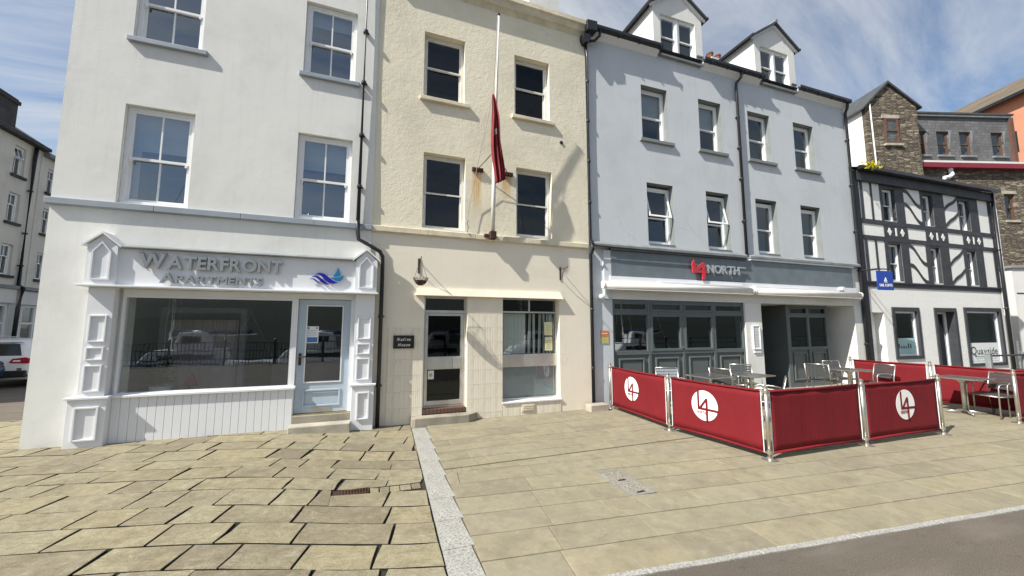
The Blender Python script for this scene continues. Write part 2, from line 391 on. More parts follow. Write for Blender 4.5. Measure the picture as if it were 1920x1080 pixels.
def flag_mat():
    m, nt, b = new_mat('flag_cloth')
    b.inputs['Roughness'].default_value = 0.8
    v = coords(nt)
    base = ramp(nt, noise_node(nt, v, 5, 5), [(0.3, (0.17, 0.014, 0.02)), (0.7, (0.29, 0.03, 0.035))])
    nt.links.new(base, b.inputs['Base Color'])
flag_mat()
def tile_mat():
    m, nt, b = new_mat('ribbed_tile')
    b.inputs['Roughness'].default_value = 0.6
    oi = nt.nodes.new('ShaderNodeObjectInfo')
    base = ramp(nt, oi.outputs['Random'], [(0, (0.74, 0.69, 0.57)), (1, (0.775, 0.725, 0.605))])
    v = coords(nt, None, (7, 7, .8))
    base = mixc(nt, ramp(nt, noise_node(nt, v, 2.0, 5), [(0.5, 0), (0.8, 0.55)]), base, (0.50, 0.42, 0.27))
    nt.links.new(base, b.inputs['Base Color'])
    w = nt.nodes.new('ShaderNodeTexWave'); w.wave_type = 'BANDS'; w.bands_direction = 'X'
    nt.links.new(coords(nt), w.inputs['Vector']); w.inputs['Scale'].default_value = 9.0
    base = mixc(nt, ramp(nt, w.outputs['Fac'], [(0.0, 0.16), (0.25, 0.0)]), base, (0.42, 0.36, 0.25))
    nt.links.new(base, b.inputs['Base Color'])
    bump(nt, b, w.outputs['Fac'], 0.25, 0.006)
tile_mat()
glass_mat('glass')
glass_mat('shop_glass', 0.20, (0.84, 0.88, 0.88))
glass_mat('dark_glass', 0.20, (0.35, 0.40, 0.44))
glass_mat('bright_glass', 0.22, (0.8, 0.85, 0.86))
glass_mat('old_glass', 0.045, (0.6, 0.68, 0.72))
glass_mat('clean_glass', 0.03, (0.5, 0.55, 0.6))

# ------------------------------------------------------------------ mesh helpers
class MB:
    def __init__(s): s.v = []; s.f = []; s.fm = []
    def quad(s, a, b, c, d):
        i = len(s.v); s.v += [a, b, c, d]; s.f.append((i, i + 1, i + 2, i + 3)); return s
    def poly(s, pts):
        i = len(s.v); s.v += list(pts); s.f.append(tuple(range(i, i + len(pts)))); return s
    def box(s, x0, x1, y0, y1, z0, z1):
        i = len(s.v)
        s.v += [(x0, y0, z0), (x1, y0, z0), (x1, y1, z0), (x0, y1, z0), (x0, y0, z1), (x1, y0, z1), (x1, y1, z1), (x0, y1, z1)]
        for q in ((0, 3, 2, 1), (4, 5, 6, 7), (0, 1, 5, 4), (1, 2, 6, 5), (2, 3, 7, 6), (3, 0, 4, 7)): s.f.append(tuple(i + k for k in q))
        return s
    def room(s, x0, x1, y0, y1, z0, z1):       # five inward faces, open towards -y
        s.quad((x0, y1, z0), (x1, y1, z0), (x1, y1, z1), (x0, y1, z1))
        s.quad((x0, y0, z0), (x0, y1, z0), (x0, y1, z1), (x0, y0, z1))
        s.quad((x1, y0, z0), (x1, y0, z1), (x1, y1, z1), (x1, y1, z0))
        s.quad((x0, y0, z0), (x1, y0, z0), (x1, y1, z0), (x0, y1, z0))
        s.quad((x0, y0, z1), (x0, y1, z1), (x1, y1, z1), (x1, y0, z1))
        return s
    def prism(s, poly, y0, y1):                # polygon in xz, pushed along y
        n = len(poly); i = len(s.v)
        s.v += [(x, y0, z) for x, z in poly] + [(x, y1, z) for x, z in poly]
        s.f.append(tuple(range(i, i + n))); s.f.append(tuple(range(i + 2 * n - 1, i + n - 1, -1)))
        for k in range(n):
            k2 = (k + 1) % n
            s.f.append((i + k, i + n + k, i + n + k2, i + k2))
        return s
    def prism_x(s, poly, x0, x1):              # polygon in yz, pushed along x
        n = len(poly); i = len(s.v)
        s.v += [(x0, y, z) for y, z in poly] + [(x1, y, z) for y, z in poly]
        s.f.append(tuple(range(i, i + n))); s.f.append(tuple(range(i + 2 * n - 1, i + n - 1, -1)))
        for k in range(n):
            k2 = (k + 1) % n
            s.f.append((i + k, i + n + k, i + n + k2, i + k2))
        return s
    def tube(s, pts, r, n=8, cap=True):
        pts = [Vector(p) for p in pts]
        rings = []
        rr = r if hasattr(r, '__len__') else [r] * len(pts)
        up = Vector((0, 0, 1))
        for k, p in enumerate(pts):
            if k == 0: d = pts[1] - p
            elif k == len(pts) - 1: d = p - pts[k - 1]
            else: d = (pts[k + 1] - p).normalized() + (p - pts[k - 1]).normalized()
            d.normalize()
            a = d.cross(up)
            if a.length < 0.05: a = d.cross(Vector((0, 1, 0)))
            a.normalize(); b = d.cross(a)
            i = len(s.v); rings.append(i)
            for q in range(n):
                t = 2 * math.pi * q / n
                s.v.append(tuple(p + (a * math.cos(t) + b * math.sin(t)) * rr[k]))
        for k in range(len(rings) - 1):
            for q in range(n):
                q2 = (q + 1) % n
                s.f.append((rings[k] + q, rings[k] + q2, rings[k + 1] + q2, rings[k + 1] + q))
        if cap:
            s.f.append(tuple(rings[0] + q for q in range(n - 1, -1, -1)))
            s.f.append(tuple(rings[-1] + q for q in range(n)))
        return s
    def lathe(s, prof, cx, cy, n=16):          # (r, z) profile round a vertical axis
        rings = []
        for r, z in prof:
            i = len(s.v); rings.append(i)
            for q in range(n):
                t = 2 * math.pi * q / n
                s.v.append((cx + r * math.cos(t), cy + r * math.sin(t), z))
        for k in range(len(rings) - 1):
            for q in range(n):
                q2 = (q + 1) % n
                s.f.append((rings[k] + q, rings[k] + q2, rings[k + 1] + q2, rings[k + 1] + q))
        s.f.append(tuple(rings[0] + q for q in range(n - 1, -1, -1)))
        s.f.append(tuple(rings[-1] + q for q in range(n)))
        return s
    def frame(s, x0, x1, z0, z1, w, y0, y1):   # rectangular ring lying in xz
        s.box(x0, x0 + w, y0, y1, z0, z1); s.box(x1 - w, x1, y0, y1, z0, z1)
        s.box(x0 + w, x1 - w, y0, y1, z0, z0 + w); s.box(x0 + w, x1 - w, y0, y1, z1 - w, z1)
        return s
    def mesh(s, name, fix=True):
        me = bpy.data.meshes.new(name)
        me.from_pydata([tuple(p) for p in s.v], [], s.f)
        if fix:
            bm = bmesh.new(); bm.from_mesh(me); bmesh.ops.recalc_face_normals(bm, faces=bm.faces); bm.to_mesh(me); bm.free()
        me.update()
        return me
    def build(s, name, mat, parent=None, smooth=False, bevel=0, fix=True):
        return obj(name, s.mesh(name, fix), mat, parent, smooth, bevel)
def obj(name, me, mat, parent=None, smooth=False, bevel=0):
    o = bpy.data.objects.new(name, me)
    col.objects.link(o)
    if mat and not me.materials: me.materials.append(MAT[mat])
    if parent: o.parent = parent
    if smooth:
        for p in me.polygons: p.use_smooth = True
    if bevel:
        m = o.modifiers.new('bevel', 'BEVEL'); m.width = bevel; m.segments = 2; m.limit_method = 'ANGLE'; m.angle_limit = R(40)
    return o
def tag(o, label, cat, group=None):
    o['label'] = label; o['category'] = cat
    if group: o['group'] = group
    return o
def thing(name, label, cat, loc=(0, 0, 0), rotz=0, group=None):
    o = bpy.data.objects.new(name, None); col.objects.link(o)
    o.empty_display_size = 0.2
    o.location = loc; o.rotation_euler = (0, 0, rotz)
    return tag(o, label, cat, group)
def struct(o): o['kind'] = 'structure'; return o
def stuff(o): o['kind'] = 'stuff'; return o
def copy_tree(o, parent=None):
    c = o.copy(); col.objects.link(c); c.parent = parent
    for ch in list(o.children): copy_tree(ch, c)
    return c

def wall(parent, mat, x0, x1, z0, z1, th, openings=(), y=0.0, reveal=None, name='wall', bare=()):
    xs = sorted({x0, x1} | {v for o in openings for v in (o[0], o[1]) if x0 < v < x1})
    zs = sorted({z0, z1} | {v for o in openings for v in (o[2], o[3]) if z0 < v < z1})
    m = MB(); rvs = []
    def inside(cx, cz): return any(o[0] < cx < o[1] and o[2] < cz < o[3] for o in openings)
    for i in range(len(xs) - 1):
        for j in range(len(zs) - 1):
            a, b, c, d = xs[i], xs[i + 1], zs[j], zs[j + 1]
            if inside((a + b) / 2, (c + d) / 2): continue
            m.quad((a, y, c), (b, y, c), (b, y, d), (a, y, d))
            m.quad((a, y + th, c), (a, y + th, d), (b, y + th, d), (b, y + th, c))
    m.quad((x0, y, z0), (x0, y, z1), (x0, y + th, z1), (x0, y + th, z0))
    m.quad((x1, y, z0), (x1, y + th, z0), (x1, y + th, z1), (x1, y, z1))
    m.quad((x0, y, z1), (x1, y, z1), (x1, y + th, z1), (x0, y + th, z1))
    for (a, b, c, d) in openings:
        t = m
        if reveal and (a, b, c, d) not in bare: t = MB(); rvs.append(t)
        t.quad((a, y, c), (a, y + th, c), (a, y + th, d), (a, y, d))
        t.quad((b, y, c), (b, y, d), (b, y + th, d), (b, y + th, c))
        t.quad((a, y, d), (a, y + th, d), (b, y + th, d), (b, y, d))
        t.quad((a, y, c), (b, y, c), (b, y + th, c), (a, y + th, c))
    o = m.build(name, mat, parent, fix=False)
    for t in rvs: t.build('window_reveal', reveal, parent, fix=False)
    return o
PANE = {}
def pane(parent, x0, x1, z0, z1, y, mat='glass', tilt=0.0, name='pane'):
    o = MB().quad((x0, 0, z0 - z1), (x1, 0, z0 - z1), (x1, 0, 0), (x0, 0, 0)).build(name, mat, parent, fix=False)
    o.location = (0, y, z1)
    o.rotation_euler = (tilt, 0, 0)
    return o
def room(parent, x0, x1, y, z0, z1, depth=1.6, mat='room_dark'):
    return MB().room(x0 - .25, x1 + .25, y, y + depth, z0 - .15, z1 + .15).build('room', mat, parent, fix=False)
def sash(parent, x0, x1, z0, z1, y, mat='white_upvc', bars=1, meet=0.5, fw=0.05, sw=0.04, glass='glass', blind=0.0, blindmat='blind_white', vent=False, horn=True, rm=True, open_top=False, rdepth=1.6, side=0.0):
    """vertical sliding window, two sashes; frame flush with y, glass a little behind"""
    w = MB().frame(x0, x1, z0, z1, fw, y, y + .10).build('window', mat, parent)
    a, b, c, d = x0 + fw, x1 - fw, z0 + fw, z1 - fw
    zm = c + (d - c) * meet
    for k, (lo, hi, yy) in enumerate(((c, zm + .022, y + .045), (zm - .022, d, y + .012))):
        tilt = R(-13) if (open_top and k == 1) else 0
        s = MB().frame(a, b, lo - hi, 0, sw, 0, .03)
        if bars:
            for q in range(1, bars + 1):
                xc = a + (b - a) * q / (bars + 1)
                s.box(xc - .011, xc + .011, .004, .026, lo - hi + sw, -sw)
        so_ = s.build('sash', mat, w)
        so_.location = (0, yy, hi); so_.rotation_euler = (tilt, 0, 0)
        if open_top and k == 1: so_.location.y -= .0
        for q in range(bars + 1):
            xa = a + sw + (b - a - 2 * sw) * q / (bars + 1) if not bars else (a + (b - a) * q / (bars + 1) + (.011 if q else sw))
            xb = a + (b - a) * (q + 1) / (bars + 1) - (.011 if q < bars else sw)
            p = MB().quad((xa, .015, lo - hi + sw), (xb, .015, lo - hi + sw), (xb, .015, -sw), (xa, .015, -sw)).build('pane', glass, w, fix=False)
            p.location = so_.location; p.rotation_euler = (tilt + R(rnd.uniform(-.5, .5)), 0, 0)
    if vent: MB().box((x0 + x1) / 2 - .17, (x0 + x1) / 2 + .17, y - .012, y - .001, z1 - .042, z1 - .018).build('trickle_vent', mat, w)
    if horn:
        for xx in (a + .02, b - .05): MB().box(xx, xx + .03, y - .008, y + .010, zm - .07, zm - .023).build('sash_horn', mat, w)
    if blind: MB().box(a, b, y + .11, y + .115, d - (d - c) * blind, d).build('blind', blindmat, w)
    if side: MB().box(a, a + (b - a) * side, y + .12, y + .125, c, d).build('curtain', blindmat, w)
    if rm: room(parent, x0, x1, y + .19, z0, z1, rdepth)
    return w
def sill(parent, x0, x1, z0, z1, y0, y1, mat, rough=0):
    return MB().prism_x([(y0, z0), (y1, z0), (y1, z1 + .02), (y0, z1)], x0, x1).build('window_sill', mat, parent, bevel=.008)

FONT_CACHE = {}
def glyph(ch, shear=0.0, bold=0.0, depth=0.02):
    key = (ch, shear, bold, depth)
    if key in FONT_CACHE: return FONT_CACHE[key]
    cu = bpy.data.curves.new('glyph', 'FONT')
    cu.body = ch; cu.size = 1.0; cu.shear = shear; cu.bevel_depth = bold; cu.bevel_resolution = 0; cu.extrude = 0.5 - bold; cu.resolution_u = 3
    o = bpy.data.objects.new('glyph', cu); col.objects.link(o)
    bpy.context.view_layer.update()
    me = bpy.data.meshes.new_from_object(o.evaluated_get(bpy.context.evaluated_depsgraph_get()))
    vs = [tuple(v.co) for v in me.vertices]; fs = [tuple(p.vertices) for p in me.polygons]
    bpy.data.objects.remove(o); bpy.data.curves.remove(cu); bpy.data.meshes.remove(me)
    x0 = min(v[0] for v in vs); x1 = max(v[0] for v in vs)
    FONT_CACHE[key] = (vs, fs, x0, x1)
    return FONT_CACHE[key]
CAP = [None]
def lettering(parent, text, x0, x1, z0, cap, y, depth, mat, shear=0.0, bold=0.0, each=True, name='letter', big_first=1.0, gap=0.10, flat_dir=None):
    """raised letters standing on the xz plane at y, filling x0..x1; each letter its own mesh"""
    if CAP[0] is None:
        v = glyph('H')[0]; CAP[0] = max(p[1] for p in v)
    ks = []
    for i, ch in enumerate(text):
        if ch == ' ': ks.append(None); continue
        ks.append(glyph(ch, shear, bold))
    tot = 0
    for i, k in enumerate(ks):
        sc = big_first if i == 0 else 1
        tot += (0.32 if k is None else (k[3] - k[2]) * sc) + (gap if i < len(ks) - 1 else 0)
    sx = (x1 - x0) / tot
    sz = cap / CAP[0]
    x = x0
    acc = MB()
    for i, k in enumerate(ks):
        sc = big_first if i == 0 else 1
        if k is None: x += .32 * sx + gap * sx; continue
        m = MB() if each else acc
        base = len(m.v)
        m.v += [(x + (p[0] - k[2]) * sx * sc, y - depth * (p[2] + .5), z0 + p[1] * sz * sc) for p in k[0]]
        m.f += [tuple(base + q for q in f) for f in k[1]]
        if each: m.build(name, mat, parent, fix=True)
        x += (k[3] - k[2]) * sx * sc + gap * sx
    if not each: return acc.build(name, mat, parent, fix=True)

# ------------------------------------------------------------------ ground
def gz(x):
    t = max(0.0, min(1.0, (x + 1.5) / 2.1)); t = t * t * (3 - 2 * t)
    return 0.03 - 0.11 * t
def kerb_y(x): return -4.93 - 0.1178 * (x - 0.95)
def sheet(name, mat, pts_rows):
    m = MB()
    for i in range(len(pts_rows) - 1):
        for j in range(len(pts_rows[0]) - 1):
            a, b = pts_rows[i], pts_rows[i + 1]
            m.quad(a[j], b[j], b[j + 1], a[j + 1])
    return struct(m.build(name, mat, None, fix=False))
gnd = MB().quad((-900, -13.9, -.60), (900, -13.9, -.60), (900, 1500, -.60), (-900, 1500, -.60)).build('ground', 'asphalt', fix=False); struct(gnd)
XS = [-60, -12, -6, -4.6, -3, -2, -1.5, -1.1, -.8, -.45, -.1, .25, .6, 1.0, 3, 8, 16, 30, 60]
sheet('road', 'asphalt', [[(x, kerb_y(x) + .02, gz(x) - .006), (x, -13.9, gz(x) - .006)] for x in XS])
XL = [x for x in XS if -60 <= x <= .6] + [.72]
sheet('paving_bed', 'soil', [[(x, 2.35 if x < -4.4 else .3, gz(x) - .020), (x, kerb_y(x) + .02, gz(x) - .020)] for x in XL])
sheet('flag_bed', 'mortar', [[(x, 1.9, gz(x) - .014), (x, kerb_y(x) + .02, gz(x) - .014)] for x in [.72, 1.0, 3, 8, 16, 30]])
def street_z(y): return gz(-5) - .03 - .36 * max(0, min(1, (y - 3) / 8.0))
sheet('side_street', 'asphalt', [[(-60, y, street_z(y)), (-4.2, y, street_z(y))] for y in (2.33, 3, 5, 7, 9, 11, 16, 30, 80)])
# harbour behind the viewer
struct(MB().quad((-300, -13.9, -1.9), (300, -13.9, -1.9), (300, -120, -1.9), (-300, -120, -1.9)).build('harbour_water', 'water', fix=False))
struct(MB().box(-300, 300, -14.2, -13.9, -6, gz(5) + .02).build('quay_wall', 'concrete'))
def hill():
    m = MB(); nx = 60; rows = []
    for i in range(nx + 1):
        x = -300 + 600 * i / nx
        r = []
        for j in range(9):
            t = j / 8
            h = -3 + (34 + 12 * noise.noise(Vector((x * .012, 3, 0))) + 5 * noise.noise(Vector((x * .06, t * 4, 1)))) * (t ** .75)
            r.append((x, -95 - 110 * t, h))
        rows.append(r)
    for i in range(nx):
        for j in range(8): m.quad(rows[i][j], rows[i][j + 1], rows[i + 1][j + 1], rows[i + 1][j])
    struct(m.build('hill', 'hill_green', None, True))
hill()

# paving -----------------------------------------------------------
def clip(poly, nx, ny, c):
    out = []
    for i in range(len(poly)):
        p, q = poly[i], poly[(i + 1) % len(poly)]
        dp, dq = nx * p[0] + ny * p[1] - c, nx * q[0] + ny * q[1] - c
        if dp <= 0: out.append(p)
        if (dp < 0 < dq) or (dq < 0 < dp):
            t = dp / (dp - dq); out.append((p[0] + (q[0] - p[0]) * t, p[1] + (q[1] - p[1]) * t))
    return out
def area(p): return abs(sum(p[i][0] * p[(i + 1) % len(p)][1] - p[(i + 1) % len(p)][0] * p[i][1] for i in range(len(p)))) / 2
def subtract(poly, x0, x1, y0, y1):
    bx = [p[0] for p in poly]; by = [p[1] for p in poly]
    if max(bx) < x0 or min(bx) > x1 or max(by) < y0 or min(by) > y1: return [poly]
    out = [clip(poly, 1, 0, x0), clip(poly, -1, 0, -x1)]
    mid = clip(clip(poly, -1, 0, -x0), 1, 0, x1)
    if len(mid) > 2: out += [clip(mid, 0, 1, y0), clip(mid, 0, -1, -y1)]
    return [o for o in out if len(o) > 2 and area(o) > .004]
def slab(name, poly, mat, parent, jitter, thick, dz=0.0, cham=0.006, seg=3):
    poly = [p for i, p in enumerate(poly) if math.hypot(p[0] - poly[i - 1][0], p[1] - poly[i - 1][1]) > .012]
    if len(poly) < 3: return
    cx = sum(p[0] for p in poly) / len(poly); cy = sum(p[1] for p in poly) / len(poly)
    pts = []
    n = len(poly)
    for i in range(n):
        p, q = poly[i], poly[(i + 1) % n]
        L = math.hypot(q[0] - p[0], q[1] - p[1]); k = max(1, min(seg, int(L / .14)))
        for t in range(k):
            f = t / k
            jx = rnd.uniform(-jitter, jitter); jy = rnd.uniform(-jitter, jitter)
            pts.append((p[0] + (q[0] - p[0]) * f + jx - cx, p[1] + (q[1] - p[1]) * f + jy - cy))
    tx, ty = rnd.uniform(-.004, .004) * (jitter > .002), rnd.uniform(-.004, .004) * (jitter > .002)
    z0 = gz(cx) + dz
    def zt(x, y): return gz(cx + x) - gz(cx) + tx * x + ty * y
    m = MB(); k = len(pts)
    def inset(p, d):
        L = math.hypot(*p) or 1; return (p[0] * (1 - d / L), p[1] * (1 - d / L))
    top = [inset(p, cham) for p in pts]
    m.v += [(x, y, zt(x, y)) for x, y in top] + [(x, y, zt(x, y) - cham) for x, y in pts] + [(x, y, zt(x, y) - thick) for x, y in pts]
    m.f.append(tuple(range(k)))
    for i in range(k):
        j = (i + 1) % k
        m.f.append((i, k + i, k + j, j)); m.f.append((k + i, 2 * k + i, 2 * k + j, k + j))
    me = m.mesh(name)
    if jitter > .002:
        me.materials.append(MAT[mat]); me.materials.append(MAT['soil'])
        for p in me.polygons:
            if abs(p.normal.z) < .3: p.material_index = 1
    o = obj(name, me, mat, parent)
    o.location = (cx, cy, z0)
    return o
def empty_struct(name):
    o = bpy.data.objects.new(name, None); col.objects.link(o); return struct(o)
GL = ((0.80, -.31), (0.605, -4.72))      # left edge of the granite strip
def gl_x(y): return GL[0][0] + (GL[1][0] - GL[0][0]) * (y - GL[0][1]) / (GL[1][1] - GL[0][1])
gd = Vector((GL[1][0] - GL[0][0], GL[1][1] - GL[0][1])).normalized()
gn = Vector((-gd.y, gd.x))               # points to +x
gc = gn.x * GL[0][0] + gn.y * GL[0][1]
left_pave = empty_struct('stone_pavement')
def lay_left():
    a = R(-13.7); ca, sa = math.cos(a), math.sin(a)
    v = -5.6
    while v < 3.4:
        h = rnd.uniform(.31, .41)
        u = -11 + rnd.uniform(0, .6)
        while u < 3:
            L = rnd.choice((.36, .42, .5, .56, .62, .7, .78, .9)) * rnd.uniform(.95, 1.05)
            gj = rnd.uniform(.005, .013); gr = rnd.uniform(.006, .012); sk = rnd.uniform(-.02, .02)
            q = [(u + gj, v + gr), (u + L - gj, v + gr + rnd.uniform(-.004, .006)), (u + L - gj + sk, v + h - gr), (u + gj + rnd.uniform(-.02, .02), v + h - gr)]
            poly = [(x * ca - y * sa, x * sa + y * ca) for x, y in q]
            u += L
            cx = sum(p[0] for p in poly) / 4; cy = sum(p[1] for p in poly) / 4
            if cx < -8.2 or cy > 2.5 or cx > 1.3: continue
            if cy > .35 and cx > -4.2: continue
            if cy < kerb_y(cx) - .3 or (cx < -3.6 and cy < -2.9) or (cx < -2.9 and cy < -3.8): continue
            poly = clip(poly, gn.x, gn.y, gc - .018)
            if len(poly) < 3: continue
            poly = clip(poly, 0, 1, 2.32)
            for pc in subtract(poly, -.30, 3, -2.925, -2.765) if len(poly) > 2 else []:
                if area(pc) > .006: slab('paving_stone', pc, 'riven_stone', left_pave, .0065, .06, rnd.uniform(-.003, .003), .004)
        v += h
lay_left()
x = .085
while x < .63:
    w = rnd.uniform(.10, .13)
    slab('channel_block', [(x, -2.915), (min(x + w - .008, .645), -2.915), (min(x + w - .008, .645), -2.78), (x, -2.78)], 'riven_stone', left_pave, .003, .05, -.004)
    x += w
strip = empty_struct('granite_strip')
ys = [-.32, -1.02, -1.58, -2.10, -2.655, -3.28, -3.76, -4.24, -4.86]
for i in range(len(ys) - 1):
    y0, y1 = ys[i] - .004, ys[i + 1] + .004
    slab('granite_slab', [(gl_x(y1), y1), (gl_x(y1) + .265, y1), (gl_x(y0) + .235, y0), (gl_x(y0), y0)], 'granite', strip, .0005, .06, .002, .003)
flag_pave = empty_struct('flag_pavement')
cnt = [0]
def lay_right():
    gr = [(0, 1.02), (0, 0)]
    def right_clip(poly): return clip(poly, -gn.x, -gn.y, -(gc + .262))
    # rows beside the buildings, parallel to the fronts
    rows = [.35, -.02, -.40, -.81, -1.22, -1.50, -1.80, -2.17, -2.46]
    for j in range(len(rows) - 1):
        y0, y1 = rows[j + 1], rows[j]
        x = .9 - rnd.uniform(0, .6)
        while x < 15.2:
            L = rnd.choice((.46, .6, .68, .75, .82, .9))
            g = .0062
            poly = right_clip([(x + .003, y0 + g), (x + L - .003, y0 + g), (x + L - .003, y1 - g), (x + .003, y1 - g)])
            x += L
            if len(poly) > 2 and area(poly) > .01: slab('paving_flag', poly, 'sawn_stone', flag_pave, .0012, .03, rnd.uniform(-.0015, .0015), .003, 2)
    # channel
    x = .93
    while x < 5.2:
        w = .13 if x < 2.2 else rnd.uniform(.3, .55)
        slab('channel_block', [(x, -2.585), (x + w - .008, -2.585), (x + w - .008, -2.475), (x, -2.475)], 'sawn_stone', flag_pave, .001, .03, -.008, .003, 1)
        x += w
    # rows parallel to the kerb
    a = math.atan(-0.1178); ca, sa = math.cos(a), math.sin(a)
    hh = .383
    for k in range(-9, 6):
        b1 = -2.565 - hh * k; b0 = b1 - hh     # y at x=.95 of the two row lines
        off = rnd.uniform(0, .9)
        u = -1.2 - off
        while u < 16:
            L = rnd.choice((.62, .78, .88, .92, .98, 1.05))
            g = .0062
            q = [(u + .003, b0 + g), (u + L - .003, b0 + g), (u + L - .003, b1 - g), (u + .003, b1 - g)]
            u += L
            poly = [(.95 + x * ca - (y + 2.565) * sa, -2.565 + x * sa + (y + 2.565) * ca) for x, y in q]
            cx = sum(p[0] for p in poly) / 4; cy = sum(p[1] for p in poly) / 4
            if cx > 15.2: continue
            poly = clip(poly, 0, 1, -2.595 if cx < 5.2 else -2.47)
            if len(poly) < 3: continue
            poly = right_clip(poly)
            if len(poly) < 3: continue
            poly = clip(poly, -.1178, -1, -(kerb_y(0) + .062))
            if len(poly) < 3 or area(poly) < .01: continue
            for pc in subtract(poly, 2.70, 3.01, -3.945, -3.25):
                slab('paving_flag', pc, 'sawn_stone', flag_pave, .0012, .03, rnd.uniform(-.0015, .0015), .003, 2)
lay_right()
kerb = empty_struct('kerb')
x = -3.0
while x < 16:
    x2 = x + 1.0
    slab('kerb_stone', [(x + .003, kerb_y(x)), (x2 - .003, kerb_y(x2)), (x2 - .003, kerb_y(x2) + .058), (x + .003, kerb_y(x) + .058)], 'granite', kerb, .002, .05, .004, .004, 4)
    x = x2
# manhole and grate
mh = thing('manhole_cover', 'rectangular pebble concrete manhole cover set in smooth paving flags', 'manhole cover', (2.855, -3.60, gz(3)))
MB().box(-.140, .140, -.335, .335, -.03, .001).build('cover_plate', 'pebble_concrete', mh, bevel=.003)
MB().frame(-.152, .152, -.345, .345, .008, 0, .03).build('cover_frame', 'lead_grey', mh).matrix_basis = Matrix.Translation((0, 0, -.0275)) @ Matrix.Rotation(R(90), 4, 'X')
for yy in (-.28, .06): MB().box(-.05, .05, yy - .016, yy + .016, -.01, .003).build('lifting_slot', 'sign_black', mh)
gr_ = thing('drain_grate', 'rusty iron drain grate set in rough stone paving', 'drain grate', (-.105, -2.845, gz(-.1) - .004))
MB().frame(-.18, .18, -.068, .068, .014, 0, .02).build('grate_frame', 'rust', gr_).matrix_basis = Matrix.Translation((0, 0, -.019)) @ Matrix.Rotation(R(90), 4, 'X')
for k in range(11): MB().box(-.158 + k * .0295, -.142 + k * .0295, -.056, .056, -.02, -.003).build('bar', 'rust', gr_)
MB().box(-.17, .17, -.06, .06, -.05, -.04).build('pit', 'sign_black', gr_)

